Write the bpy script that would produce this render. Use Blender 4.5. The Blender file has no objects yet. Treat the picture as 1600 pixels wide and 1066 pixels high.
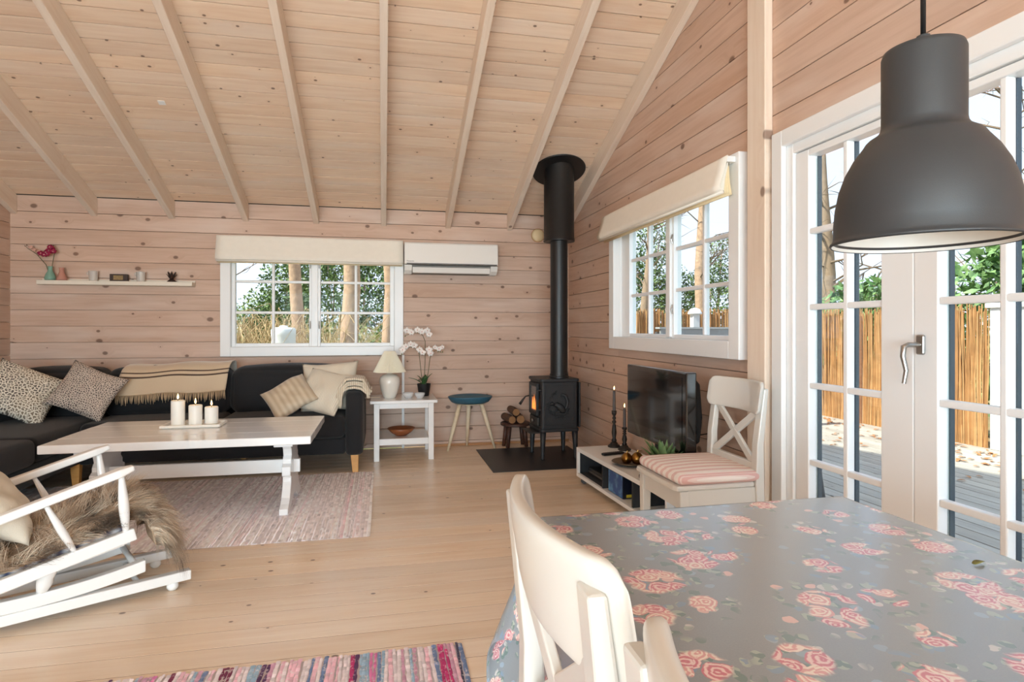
import bpy, math, random
import numpy as np
from mathutils import Vector, Matrix

S = bpy.context.scene
COL = S.collection
R = math.radians
random.seed(7)
rng = np.random.default_rng(11)

# ------------------------------------------------------------------ camera
cam_d = bpy.data.cameras.new('camera')
cam_d.sensor_width = 36.0
cam_d.lens = 935.0 / 1600.0 * 36.0
cam_d.shift_y = -21.0 / 1600.0
cam_d.clip_start = 0.02
cam_d.clip_end = 300
cam = bpy.data.objects.new('camera', cam_d)
COL.objects.link(cam)
cam.location = (0, 0, 1.15)
cam.rotation_euler = (R(90), 0, R(-12.13))
S.camera = cam

# ------------------------------------------------------------------ view, world, sun, fill lamps at windows added behind the camera
S.view_settings.view_transform = 'Standard'
S.view_settings.look = 'None'
S.view_settings.exposure = 0.62
S.view_settings.gamma = 1.0
S.view_settings.use_curve_mapping = False
S.cycles.use_denoising = True
S.cycles.max_bounces = 10
S.cycles.diffuse_bounces = 6
S.cycles.transparent_max_bounces = 16
S.cycles.sample_clamp_indirect = 6.0
S.cycles.caustics_reflective = False
S.cycles.caustics_refractive = False

W = bpy.data.worlds.new('sky')
S.world = W
W.use_nodes = True
wn = W.node_tree
wn.nodes.clear()
wo = wn.nodes.new('ShaderNodeOutputWorld')
bg = wn.nodes.new('ShaderNodeBackground')
tcw = wn.nodes.new('ShaderNodeTexCoord')
sep = wn.nodes.new('ShaderNodeSeparateXYZ')
ramp = wn.nodes.new('ShaderNodeValToRGB')
ramp.color_ramp.elements[0].position = 0.0
ramp.color_ramp.elements[0].color = (0.78, 0.83, 0.98, 1)
ramp.color_ramp.elements[1].position = 0.7
ramp.color_ramp.elements[1].color = (0.60, 0.74, 0.98, 1)
wn.links.new(tcw.outputs['Generated'], sep.inputs[0])
wn.links.new(sep.outputs['Z'], ramp.inputs[0])
wn.links.new(ramp.outputs[0], bg.inputs['Color'])
bg.inputs['Strength'].default_value = 1.1
wn.links.new(bg.outputs[0], wo.inputs[0])

sun_d = bpy.data.lights.new('sun', 'SUN')
sun_d.energy = 5.5
sun_d.angle = R(1.5)
sun_d.color = (1.0, 0.92, 0.80)
sun = bpy.data.objects.new('sun', sun_d)
COL.objects.link(sun)
sun.rotation_euler = Vector((0.64, 0.10, -0.76)).to_track_quat('-Z', 'Y').to_euler()


def area(name, loc, direction, sx, sy, power, color=(1, 1, 1)):
    d = bpy.data.lights.new(name, 'AREA')
    d.shape = 'RECTANGLE'
    d.size, d.size_y = sx, sy
    d.energy = power
    d.color = color
    o = bpy.data.objects.new(name, d)
    COL.objects.link(o)
    o.location = loc
    o.rotation_euler = Vector(direction).to_track_quat('-Z', 'Z').to_euler()
    return o


XL_WIN = -3.075
# fill lamps outside openings added behind the camera, to brighten the room
area('fill_lamp_front', (-0.75, -4.06, 1.15), (0, 1, 0.10), 3.6, 1.9, 290, (0.80, 0.91, 1.0))
area('fill_lamp_side', (XL_WIN - 0.14, -2.55, 1.45), (1, 0.12, 0.02), 2.1, 1.15, 190, (0.80, 0.91, 1.0))

# ------------------------------------------------------------------ room numbers (metres; x to the right wall, y to the window wall)
XL, XR, YB, YN = -3.075, 1.836, 5.819, -3.92
EAVE, TAN, RIDGE_Y = 2.272, 0.381, 0.95
SLOPE = math.atan(TAN)
RIDGE_Z = EAVE + TAN * (YB - RIDGE_Y)


# ------------------------------------------------------------------ mesh helpers
class MB:
    def __init__(s):
        s.v, s.f, s.uv = [], [], None

    def add(s, vs, fs):
        n = len(s.v)
        s.v.extend([tuple(p) for p in vs])
        s.f.extend([tuple(i + n for i in f) for f in fs])
        return s

    def box(s, x0, y0, z0, x1, y1, z1, M=None):
        vs = [(x, y, z) for x in (x0, x1) for y in (y0, y1) for z in (z0, z1)]
        if M is not None:
            vs = [tuple(M @ Vector(p)) for p in vs]
        return s.add(vs, [(0, 1, 3, 2), (4, 6, 7, 5), (0, 4, 5, 1), (2, 3, 7, 6), (0, 2, 6, 4), (1, 5, 7, 3)])

    def bar(s, a, b, w, h, up=(0, 0, 1)):
        a, b = Vector(a), Vector(b)
        d = (b - a)
        L = d.length
        d.normalize()
        u = Vector(up)
        y = u.cross(d)
        if y.length < 1e-5:
            y = Vector((1, 0, 0)).cross(d)
        y.normalize()
        z = d.cross(y)
        M = Matrix(((d.x, y.x, z.x, a.x), (d.y, y.y, z.y, a.y), (d.z, y.z, z.z, a.z), (0, 0, 0, 1)))
        return s.box(0, -w / 2, -h / 2, L, w / 2, h / 2, M)

    def tube(s, pts, rad, n=8, cap=True, closed=False):
        pts = [Vector(p) for p in pts]
        m = len(pts)
        if not hasattr(rad, '__len__'):
            rad = [rad] * m
        t0 = (pts[1] - pts[0]).normalized()
        ref = Vector((0, 0, 1)) if abs(t0.z) < 0.9 else Vector((1, 0, 0))
        nrm = t0.cross(ref).normalized()
        vs = []
        for i, p in enumerate(pts):
            if closed:
                t = pts[(i + 1) % m] - pts[i - 1]
            else:
                t = pts[min(i + 1, m - 1)] - pts[max(i - 1, 0)]
            if t.length < 1e-9:
                t = t0.copy()
            t.normalize()
            nrm = nrm - t * nrm.dot(t)
            if nrm.length < 1e-6:
                nrm = t.orthogonal()
            nrm.normalize()
            bn = t.cross(nrm)
            for k in range(n):
                a = 2 * math.pi * k / n
                vs.append(p + (nrm * math.cos(a) + bn * math.sin(a)) * rad[i])
        fs = []
        for i in range(m if closed else m - 1):
            j = (i + 1) % m
            for k in range(n):
                l = (k + 1) % n
                fs.append((i * n + k, i * n + l, j * n + l, j * n + k))
        if cap and not closed:
            fs.append(tuple(range(n - 1, -1, -1)))
            fs.append(tuple((m - 1) * n + k for k in range(n)))
        return s.add(vs, fs)

    def lathe(s, prof, n=24, c=(0, 0, 0), M=None, cap=True):
        vs, fs = [], []
        m = len(prof)
        for r, z in prof:
            r = max(r, 1e-4)
            for k in range(n):
                a = 2 * math.pi * k / n
                vs.append((c[0] + r * math.cos(a), c[1] + r * math.sin(a), c[2] + z))
        if M is not None:
            vs = [tuple(M @ Vector(p)) for p in vs]
        for i in range(m - 1):
            for k in range(n):
                l = (k + 1) % n
                fs.append((i * n + k, i * n + l, (i + 1) * n + l, (i + 1) * n + k))
        if cap:
            fs.append(tuple(range(n - 1, -1, -1)))
            fs.append(tuple((m - 1) * n + k for k in range(n)))
        return s.add(vs, fs)

    def prism(s, poly, a0, a1, axis='x'):
        """poly of (p, q): axis x -> (y, z); axis y -> (x, z); axis z -> (x, y)"""
        def P(a, p, q):
            return {'x': (a, p, q), 'y': (p, a, q), 'z': (p, q, a)}[axis]
        n = len(poly)
        vs = [P(a0, *p) for p in poly] + [P(a1, *p) for p in poly]
        fs = [tuple(range(n)), tuple(range(2 * n - 1, n - 1, -1))]
        for i in range(n):
            j = (i + 1) % n
            fs.append((i, i + n, j + n, j))
        return s.add(vs, fs)

    def grid(s, fn, nu, nv, wrap=False):
        vs = [fn(i / (nu - (0 if wrap else 1)), j / (nv - 1)) for i in range(nu) for j in range(nv)]
        fs = []
        for i in range(nu if wrap else nu - 1):
            for j in range(nv - 1):
                i2 = (i + 1) % nu
                fs.append((i * nv + j, i2 * nv + j, i2 * nv + j + 1, i * nv + j + 1))
        return s.add(vs, fs)

    def build(s, name, mat, parent=None, smooth=False, bevel=0, seg=2, sub=0, solid=0, fix=True):
        me = bpy.data.meshes.new(name)
        me.from_pydata(s.v, [], s.f)
        if fix:
            import bmesh
            bm = bmesh.new()
            bm.from_mesh(me)
            bmesh.ops.recalc_face_normals(bm, faces=bm.faces)
            bm.to_mesh(me)
            bm.free()
        me.materials.append(mat)
        if smooth:
            me.polygons.foreach_set('use_smooth', [True] * len(me.polygons))
            if smooth != 'all':
                try:
                    me.set_sharp_from_angle(angle=R(smooth if smooth is not True else 40))
                except Exception:
                    pass
        me.update()
        o = bpy.data.objects.new(name, me)
        COL.objects.link(o)
        if parent is not None:
            o.parent = parent
        if solid:
            m = o.modifiers.new('solid', 'SOLIDIFY')
            m.thickness = solid
            m.offset = 0
        if bevel:
            m = o.modifiers.new('bevel', 'BEVEL')
            m.width = bevel
            m.segments = seg
            m.limit_method = 'ANGLE'
            m.angle_limit = R(35)
            m.harden_normals = False
        if sub:
            m = o.modifiers.new('sub', 'SUBSURF')
            m.levels = m.render_levels = sub
        return o


def empty(name, loc=(0, 0, 0), rz=0.0, label=None, cat=None, group=None, kind=None):
    o = bpy.data.objects.new(name, None)
    COL.objects.link(o)
    o.empty_display_size = 0.05
    o.location = loc
    o.rotation_euler = (0, 0, rz)
    return tag(o, label, cat, group, kind)


def tag(o, label=None, cat=None, group=None, kind=None):
    if label:
        o['label'] = label
    if cat:
        o['category'] = cat
    if group:
        o['group'] = group
    if kind:
        o['kind'] = kind
    return o


def copy_tree(o, parent=None):
    c = o.copy()
    COL.objects.link(c)
    c.parent = parent
    for ch in list(o.children):
        copy_tree(ch, c)
    return c


def frame(xa, ya, org):
    xa, ya = Vector(xa).normalized(), Vector(ya).normalized()
    za = xa.cross(ya)
    return Matrix(((xa.x, ya.x, za.x, org[0]), (xa.y, ya.y, za.y, org[1]), (xa.z, ya.z, za.z, org[2]), (0, 0, 0, 1)))


# ------------------------------------------------------------------ materials
def newmat(name):
    m = bpy.data.materials.new(name)
    m.use_nodes = True
    nt = m.node_tree
    b = nt.nodes['Principled BSDF']
    return m, nt, b


def srgb(r, g, b):
    f = lambda c: (c / 255 / 12.92) if c / 255 <= 0.04045 else ((c / 255 + 0.055) / 1.055) ** 2.4
    return (f(r), f(g), f(b), 1)


def paint(name, col, rough=0.5, metal=0.0, var=0.0, vscale=8.0, bump=0.0, bscale=60.0, coat=0.0, sheen=0.0, spec=0.5, emit=None, es=0.0):
    m, nt, b = newmat(name)
    c = srgb(*col)
    b.inputs['Base Color'].default_value = c
    b.inputs['Roughness'].default_value = rough
    b.inputs['Metallic'].default_value = metal
    b.inputs['Specular IOR Level'].default_value = spec
    b.inputs['Coat Weight'].default_value = coat
    b.inputs['Sheen Weight'].default_value = sheen
    if emit:
        b.inputs['Emission Color'].default_value = srgb(*emit)
        b.inputs['Emission Strength'].default_value = es
    tc = nt.nodes.new('ShaderNodeTexCoord')
    if var:
        n = nt.nodes.new('ShaderNodeTexNoise')
        n.inputs['Scale'].default_value = vscale
        n.inputs['Detail'].default_value = 4
        nt.links.new(tc.outputs['Object'], n.inputs['Vector'])
        mx = nt.nodes.new('ShaderNodeMix')
        mx.data_type = 'RGBA'
        mx.inputs['A'].default_value = tuple(x * (1 - var) for x in c[:3]) + (1,)
        mx.inputs['B'].default_value = tuple(min(1, x * (1 + var)) for x in c[:3]) + (1,)
        nt.links.new(n.outputs['Fac'], mx.inputs['Factor'])
        nt.links.new(mx.outputs['Result'], b.inputs['Base Color'])
    if bump:
        n2 = nt.nodes.new('ShaderNodeTexNoise')
        n2.inputs['Scale'].default_value = bscale
        n2.inputs['Detail'].default_value = 3
        nt.links.new(tc.outputs['Object'], n2.inputs['Vector'])
        bp = nt.nodes.new('ShaderNodeBump')
        bp.inputs['Strength'].default_value = bump
        bp.inputs['Distance'].default_value = 0.01
        nt.links.new(n2.outputs['Fac'], bp.inputs['Height'])
        nt.links.new(bp.outputs['Normal'], b.inputs['Normal'])
    return m


def node(nt, t, **kw):
    n = nt.nodes.new(t)
    for k, v in kw.items():
        setattr(n, k, v)
    return n


def math_(nt, op, a, b=None, clamp=False):
    n = nt.nodes.new('ShaderNodeMath')
    n.operation = op
    n.use_clamp = clamp
    for i, x in enumerate((a, b)):
        if x is None:
            continue
        if isinstance(x, (int, float)):
            n.inputs[i].default_value = x
        else:
            nt.links.new(x, n.inputs[i])
    return n.outputs[0]


def mixc(nt, fac, a, b):
    n = nt.nodes.new('ShaderNodeMix')
    n.data_type = 'RGBA'
    for key, x in (('Factor', fac), ('A', a), ('B', b)):
        if isinstance(x, (int, float)):
            n.inputs[key].default_value = x
        elif isinstance(x, tuple):
            n.inputs[key].default_value = x
        else:
            nt.links.new(x, n.inputs[key])
    return n.outputs['Result']


def step(nt, x, lo, hi):
    n = nt.nodes.new('ShaderNodeMapRange')
    n.interpolation_type = 'SMOOTHSTEP'
    n.inputs['From Min'].default_value = lo
    n.inputs['From Max'].default_value = hi
    nt.links.new(x, n.inputs['Value'])
    return n.outputs['Result']


def pine(name, light, dark, knot, rough=0.55, cell=6.5, knots=0.30, per=0.10, coat=0.0, wash=None, kr=1.0):
    """limed pine: length along local x, width along local y, one board per object"""
    m, nt, b = newmat(name)
    tc = node(nt, 'ShaderNodeTexCoord')
    oi = node(nt, 'ShaderNodeObjectInfo')
    off = node(nt, 'ShaderNodeVectorMath', operation='SCALE')
    cmb = node(nt, 'ShaderNodeCombineXYZ')
    nt.links.new(oi.outputs['Random'], cmb.inputs[0])
    r2 = math_(nt, 'FRACT', math_(nt, 'MULTIPLY', oi.outputs['Random'], 17.31))
    nt.links.new(r2, cmb.inputs[1])
    nt.links.new(r2, cmb.inputs[2])
    nt.links.new(cmb.outputs[0], off.inputs[0])
    off.inputs['Scale'].default_value = 60.0
    add = node(nt, 'ShaderNodeVectorMath', operation='ADD')
    nt.links.new(tc.outputs['Object'], add.inputs[0])
    nt.links.new(off.outputs[0], add.inputs[1])
    # knots
    vor = node(nt, 'ShaderNodeTexVoronoi', voronoi_dimensions='2D')
    vor.inputs['Scale'].default_value = cell
    mp0 = node(nt, 'ShaderNodeMapping')
    mp0.inputs['Scale'].default_value = (0.72, 1.0, 1.0)
    nt.links.new(add.outputs[0], mp0.inputs['Vector'])
    nt.links.new(mp0.outputs[0], vor.inputs['Vector'])
    sc = node(nt, 'ShaderNodeSeparateColor')
    nt.links.new(vor.outputs['Color'], sc.inputs[0])
    on = math_(nt, 'LESS_THAN', sc.outputs[0], knots)
    size = math_(nt, 'MULTIPLY', math_(nt, 'ADD', math_(nt, 'MULTIPLY', sc.outputs[1], 1.3), 0.25), 0.075 * kr)
    d = math_(nt, 'DIVIDE', vor.outputs['Distance'], size)
    core = math_(nt, 'MULTIPLY', math_(nt, 'SUBTRACT', 1.0, step(nt, d, 0.55, 1.05)), on)
    halo = math_(nt, 'MULTIPLY', math_(nt, 'SUBTRACT', 1.0, step(nt, d, 0.8, 4.0)), on)
    # grain, bent round the knots
    mp = node(nt, 'ShaderNodeMapping')
    mp.inputs['Scale'].default_value = (1.1, 17.0, 17.0)
    nt.links.new(add.outputs[0], mp.inputs['Vector'])
    bend = node(nt, 'ShaderNodeVectorMath', operation='ADD')
    hv = node(nt, 'ShaderNodeCombineXYZ')
    nt.links.new(math_(nt, 'MULTIPLY', halo, 0.8), hv.inputs[1])
    nt.links.new(mp.outputs[0], bend.inputs[0])
    nt.links.new(hv.outputs[0], bend.inputs[1])
    n1 = node(nt, 'ShaderNodeTexNoise')
    n1.inputs['Scale'].default_value = 2.2
    n1.inputs['Detail'].default_value = 5
    n1.inputs['Roughness'].default_value = 0.6
    nt.links.new(bend.outputs[0], n1.inputs['Vector'])
    n2 = node(nt, 'ShaderNodeTexNoise')
    n2.inputs['Scale'].default_value = 1.6
    n2.inputs['Detail'].default_value = 2
    mp2 = node(nt, 'ShaderNodeMapping')
    mp2.inputs['Scale'].default_value = (0.8, 4.0, 4.0)
    nt.links.new(add.outputs[0], mp2.inputs['Vector'])
    nt.links.new(mp2.outputs[0], n2.inputs['Vector'])
    g = math_(nt, 'ADD', math_(nt, 'MULTIPLY', step(nt, n1.outputs['Fac'], 0.36, 0.72), 0.55), math_(nt, 'MULTIPLY', step(nt, n2.outputs['Fac'], 0.35, 0.7), 0.45))
    c = mixc(nt, g, srgb(*light), srgb(*dark))
    if wash:
        n3 = node(nt, 'ShaderNodeTexNoise')
        n3.inputs['Scale'].default_value = 1.3
        n3.inputs['Detail'].default_value = 3
        nt.links.new(mp2.outputs[0], n3.inputs['Vector'])
        c = mixc(nt, math_(nt, 'MULTIPLY', step(nt, n3.outputs['Fac'], 0.5, 0.75), 0.55), c, srgb(*wash))
    c = mixc(nt, math_(nt, 'MULTIPLY', halo, 0.30), c, srgb(*dark))
    c = mixc(nt, math_(nt, 'MULTIPLY', core, 0.85), c, srgb(*knot))
    hsv = node(nt, 'ShaderNodeHueSaturation')
    v = math_(nt, 'ADD', math_(nt, 'MULTIPLY', oi.outputs['Random'], per), 1 - per / 2)
    nt.links.new(v, hsv.inputs['Value'])
    sat = math_(nt, 'ADD', math_(nt, 'MULTIPLY', r2, 0.16), 0.92)
    nt.links.new(sat, hsv.inputs['Saturation'])
    nt.links.new(c, hsv.inputs['Color'])
    nt.links.new(hsv.outputs[0], b.inputs['Base Color'])
    b.inputs['Roughness'].default_value = rough
    b.inputs['Coat Weight'].default_value = coat
    b.inputs['Coat Roughness'].default_value = 0.22
    bp = node(nt, 'ShaderNodeBump')
    bp.inputs['Strength'].default_value = 0.12
    bp.inputs['Distance'].default_value = 0.004
    nt.links.new(n1.outputs['Fac'], bp.inputs['Height'])
    nt.links.new(bp.outputs[0], b.inputs['Normal'])
    return m


def glass(name, tint=(245, 250, 250), rough=0.0, mixf=0.014):
    """thin clear pane: mostly see-through with a faint reflection"""
    m, nt, b = newmat(name)
    out = nt.nodes['Material Output']
    nt.nodes.remove(b)
    tr = node(nt, 'ShaderNodeBsdfTransparent')
    tr.inputs[0].default_value = srgb(*tint)
    gl = node(nt, 'ShaderNodeBsdfGlossy')
    gl.inputs['Roughness'].default_value = rough
    fr = node(nt, 'ShaderNodeFresnel')
    fr.inputs['IOR'].default_value = 1.45
    mx = node(nt, 'ShaderNodeMixShader')
    nt.links.new(math_(nt, 'MULTIPLY', fr.outputs[0], mixf * 5), mx.inputs[0])
    nt.links.new(tr.outputs[0], mx.inputs[1])
    nt.links.new(gl.outputs[0], mx.inputs[2])
    nt.links.new(mx.outputs[0], out.inputs[0])
    return m


M = {}
M['log'] = pine('limed_pine_log', (211, 182, 163), (193, 160, 139), (112, 82, 66), rough=0.6, knots=0.34, per=0.09, wash=(222, 204, 192), kr=1.35)
M['ceil'] = pine('limed_pine_ceiling', (236, 212, 189), (222, 191, 165), (110, 82, 66), rough=0.6, cell=8.0, knots=0.36, per=0.08, wash=(230, 214, 200), kr=0.8)
M['rafter'] = pine('limed_pine_rafter', (236, 220, 204), (224, 203, 184), (138, 112, 98), rough=0.6, cell=5.0, knots=0.25, per=0.04)
M['floor'] = pine('lacquered_pine_floor', (236, 217, 194), (222, 195, 166), (104, 76, 56), rough=0.34, cell=6.0, knots=0.30, per=0.17, coat=0.35, wash=(230, 212, 194), kr=0.55)
M['trimwood'] = pine('brown_pine_trim', (196, 150, 108), (170, 122, 82), (100, 66, 44), knots=0.2)
M['white'] = paint('white_paint', (237, 237, 237), 0.3)
M['white_frame'] = paint('white_window_paint', (240, 240, 240), 0.32)
M['white_gloss'] = paint('white_gloss', (238, 236, 232), 0.2, coat=0.3)
M['dark_frame'] = paint('anthracite_window_cladding', (72, 80, 90), 0.4)
M['metal'] = paint('brushed_steel', (170, 168, 165), 0.3, metal=1.0)
M['iron'] = paint('black_cast_iron', (34, 35, 38), 0.5, bump=0.15, bscale=180)
M['pipe'] = paint('matt_black_stove_pipe', (26, 26, 27), 0.42)
M['black'] = paint('black_plastic', (18, 18, 19), 0.35)
M['glass'] = glass('window_glass')

# ================================================================== STRUCTURE
_bm = {}


def board_mesh(xs, W_, T, ch, mat):
    bv = 0.0004 if T < 0.03 else 0.0015
    gd = min(T * 0.85, ch * 6)
    """xs = (x0 at y=0, x0 at y=W, x1 at y=0, x1 at y=W)"""
    key = (tuple(round(x, 4) for x in xs), round(W_, 4), T, ch, mat.name)
    if key in _bm:
        return _bm[key]
    prof = [(0, -T), (0, -gd), (ch, -gd), (ch, -bv * 0.8), (ch + bv, 0), (W_ - bv, 0), (W_, -bv * 0.8), (W_, -T)]
    vs = []
    for k in (0, 1):
        for y, z in prof:
            t = y / W_
            vs.append((xs[2 * k] * (1 - t) + xs[2 * k + 1] * t, y, z))
    n = 8
    fs = [tuple(range(n - 1, -1, -1)), tuple(range(n, 2 * n))]
    for i in range(n):
        j = (i + 1) % n
        fs.append((i, j, j + n, i + n))
    me = bpy.data.meshes.new('board')
    me.from_pydata(vs, [], [f[::-1] for f in fs])
    import bmesh
    bm = bmesh.new()
    bm.from_mesh(me)
    bmesh.ops.recalc_face_normals(bm, faces=bm.faces)
    bm.to_mesh(me)
    bm.free()
    me.materials.append(mat)
    _bm[key] = me
    return me


def board(name, parent, M4, xs, W_, T, mat, ch=0.004):
    o = bpy.data.objects.new(name, board_mesh(xs, W_, T, ch, mat))
    COL.objects.link(o)
    o.parent = parent
    o.matrix_local = M4
    return o


def log_wall(parent, xa, org, length, courses, hole_list, T, mat, top=None):
    """courses: list of (z0, z1); holes: (a0, a1, z0, z1) along the wall; top(z) -> (a_min, a_max) limits at height z"""
    for z0, z1 in courses:
        lo0, hi0 = top(z0) if top else (0, length)
        lo1, hi1 = top(z1) if top else (0, length)
        if hi0 - lo0 < 0.05:
            continue
        pieces = [(z0, z1, lo0, lo1, hi0, hi1)]
        for (a0, a1, h0, h1) in hole_list:
            new = []
            for (p0, p1, l0, l1, r0, r1) in pieces:
                if h1 <= p0 + 1e-6 or h0 >= p1 - 1e-6 or a1 <= max(l0, l1) or a0 >= min(r0, r1):
                    new.append((p0, p1, l0, l1, r0, r1))
                    continue
                if a0 > max(l0, l1):
                    new.append((p0, p1, l0, l1, a0, a0))
                if a1 < min(r0, r1):
                    new.append((p0, p1, a1, a1, r0, r1))
                if h0 > p0 + 0.002:
                    new.append((p0, h0, a0, a0, a1, a1))
                if h1 < p1 - 0.002:
                    new.append((h1, p1, a0, a0, a1, a1))
            pieces = new
        for (p0, p1, l0, l1, r0, r1) in pieces:
            Mx = frame(xa, (0, 0, 1), (org[0] + xa[0] * min(l0, l1), org[1] + xa[1] * min(l0, l1), p0))
            b0 = min(l0, l1)
            board('log', parent, Mx, (l0 - b0, l1 - b0, r0 - b0, r1 - b0), p1 - p0, T, mat, 0.0042)


LP = 0.1392
back_courses = [(max(0.0, 2.273 - LP * (k + 1)), 2.273 - LP * k) for k in range(17) if 2.273 - LP * k > 0.01]
side_z = [2.168 + LP * k for k in range(-16, 13)]
side_courses = [(max(0, z), z + LP) for z in side_z if z + LP > 0.01]

# ---- floor
fl = empty('floor', label='pale lacquered pine board floor of the whole room', cat='floor', kind='structure')
y = YB
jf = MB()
while y > YN:
    y0 = max(YN, y - 0.125)
    # boards are butted at staggered joints
    board('floor_board', fl, frame((1, 0, 0), (0, 1, 0), (XL, y0, 0)), (0, 0, XR - XL, XR - XL), y - y0, 0.025, M['floor'], 0.0034)
    jf.box(XL, y0 + 0.0001, -0.012, XR, y0 + 0.0033, -0.0007)  # dark strip: joint dirt, also standing in for the groove's shade
    y -= 0.125
tag(jf.build('joint_dirt_shade', paint('dark_joint_dirt_shade', (122, 84, 54), 0.8), fl), kind='stuff')
MB().box(XL - 0.1, YN - 0.1, -0.12, XR + 0.1, YB + 0.1, -0.026).build('subfloor', M['trimwood'], fl)

# ---- back wall (the window wall)
wb = empty('wall_back', label='limed pine log wall with the small window, wall shelf and air conditioner', cat='wall', kind='structure')
BW = dict(x0=-1.431, x1=0.186, z0=0.889, z1=1.972)
log_wall(wb, (1, 0, 0), (XL, YB), XR - XL, back_courses, [(BW['x0'] + 0.07 - XL, BW['x1'] - 0.07 - XL, BW['z0'] + 0.07, BW['z1'] - 0.06)], 0.07, M['log'])
# ---- right gable wall
wr = empty('wall_right', label='limed pine log gable wall with the french doors and the window', cat='wall', kind='structure')


def gable(z):
    if z <= EAVE:
        return (0, YB - YN)
    a = (z - EAVE) / TAN
    return (min(a, YB - RIDGE_Y), max(YB - YN - a, YB - RIDGE_Y))


RWN = dict(y0=2.757, y1=4.566, z0=0.983, z1=2.057)
DR = dict(y0=1.05, y1=2.53, z1=2.067)
holes_r = [(YB - RWN['y1'] + 0.07, YB - RWN['y0'] - 0.07, RWN['z0'] + 0.07, RWN['z1'] - 0.06), (YB - DR['y1'] + 0.07, YB - DR['y0'] - 0.07, 0.0, DR['z1'] - 0.05)]
log_wall(wr, (0, -1, 0), (XR, YB), YB - YN, side_courses, holes_r, 0.07, M['log'], gable)
# ---- left gable wall
wl = empty('wall_left', label='limed pine log wall at the left edge behind the sofa corner', cat='wall', kind='structure')
log_wall(wl, (0, 1, 0), (XL, YN), YB - YN, side_courses, [(0.32, 2.42, 0.86, 2.02)], 0.07, M['log'], lambda z: (0, YB - YN) if z <= EAVE else (min((z - EAVE) / TAN, RIDGE_Y - YN), max(YB - YN - (z - EAVE) / TAN, RIDGE_Y - YN)))  # opening added for the unseen side fill lamp
# ---- wall behind the camera, with an opening added for the fill lamp
wf = empty('wall_front', label='pine log wall behind the camera with added glazed doors for the fill light', cat='wall', kind='structure')
log_wall(wf, (-1, 0, 0), (XR, YN), XR - XL, back_courses, [(0.786, 4.386, 0.15, 2.08)], 0.07, M['log'])

# ---- unseen corner blocks added to stop light leaking at the log ends
for (px_, py_, par) in ((XL - 0.085, YB, wl), (XR, YB, wr), (XL - 0.085, YN - 0.085, wl), (XR, YN - 0.085, wr)):
    MB().box(px_, py_, -0.1, px_ + 0.085, py_ + 0.085, EAVE + 0.01).build('corner_light_block', M['rafter'], par)
# ---- ceiling: boards laid along the room, rafters below
ce = empty('ceiling', label='sloping ceiling of pale pine boards carried by rafters', cat='ceiling', kind='structure')
PITCH = 0.1204
e_up = Vector((0, -math.cos(SLOPE), math.sin(SLOPE)))
n_in = Vector((1, 0, 0)).cross(e_up)
slope_len = (YB - RIDGE_Y) / math.cos(SLOPE)
k = 0
while k * PITCH < slope_len:
    w = min(PITCH, slope_len - k * PITCH)
    p = Vector((XL, YB, EAVE)) + e_up * (k * PITCH + 0.007)
    board('ceiling_board', ce, frame((1, 0, 0), e_up, p), (0, 0, XR - XL, XR - XL), w, 0.028, M['ceil'], 0.0085)
    k += 1
e_up2 = Vector((0, math.cos(SLOPE), math.sin(SLOPE)))
k = 0
slope_len2 = (RIDGE_Y - YN) / math.cos(SLOPE)
zN = RIDGE_Z - TAN * (RIDGE_Y - YN)
while k * PITCH < slope_len2:
    w = min(PITCH, slope_len2 - k * PITCH)
    p = Vector((XR, YN, zN)) + e_up2 * (k * PITCH)
    board('ceiling_board', ce, frame((-1, 0, 0), e_up2, p), (0, 0, XR - XL, XR - XL), w, 0.028, M['ceil'], 0.0085)
    k += 1
RD = 0.16
raf_x = [-3.072 + 0.0, -2.468, -1.857, -1.245, -0.634, -0.022, 0.589, 1.199, 1.786]
for x in raf_x:
    L = slope_len
    d = RD * math.cos(SLOPE)
    me = MB().box(0, 0, -d, L, 0.049, 0.0)
    # plumb cut where the rafter meets the wall
    me.v = [(px + (TAN * pz if px < 0.01 else 0), py, pz) for px, py, pz in me.v]
    o = me.build('rafter', M['rafter'], ce, bevel=0.003, seg=1)
    o.matrix_local = frame(e_up, (1, 0, 0), (x, YB - 0.001, EAVE))
    # local z of this frame points out of the roof, so the rafter hangs below
    d2 = MB().box(0, 0, -d, slope_len2, 0.049, 0.0)
    o2 = d2.build('rafter', M['rafter'], ce, bevel=0.003, seg=1)
    o2.matrix_local = frame(e_up2, (-1, 0, 0), (x + 0.049, YN + 0.06, zN + 0.06 * TAN))
MB().box(XL, RIDGE_Y - 0.06, RIDGE_Z - 0.34, XR, RIDGE_Y + 0.06, RIDGE_Z - 0.02).build('ridge_beam', M['rafter'], ce, bevel=0.004)
cp = MB().box(-0.022, -0.02, 0.0, 0.022, 0.02, 0.004).build('cover_plate', M['white'], ce)
pc = Vector((-1.50, 0, 0))
cp.matrix_local = frame((1, 0, 0), e_up, Vector((-1.52, 4.62, EAVE + TAN * (YB - 4.62))))
# ---- roof over it all
rf = empty('roof', label='grey roof covering above the ceiling boards', cat='roof', kind='structure')
M['roof'] = paint('roofing_felt', (84, 82, 80), 0.9)
for sgn in (1, -1):
    half = (YB - RIDGE_Y) + 0.55
    a = (RIDGE_Y, RIDGE_Z + 0.035)
    bpt = (RIDGE_Y + sgn * half, RIDGE_Z + 0.035 - TAN * half)
    MB().prism([a, bpt, (bpt[0], bpt[1] + 0.14), (a[0], a[1] + 0.14)], XL - 0.5, XR + 0.45, 'x').build('roof_slope', M['roof'], rf)

# ---- post on the gable wall, wall foot strip, conduit
o = MB().box(XR - 0.045, 2.555, 0.0, XR + 0.0, 2.70, EAVE + TAN * (YB - 2.70) - 0.0).build('trim_1', M['rafter'], None, bevel=0.006)
me = o.data
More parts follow.
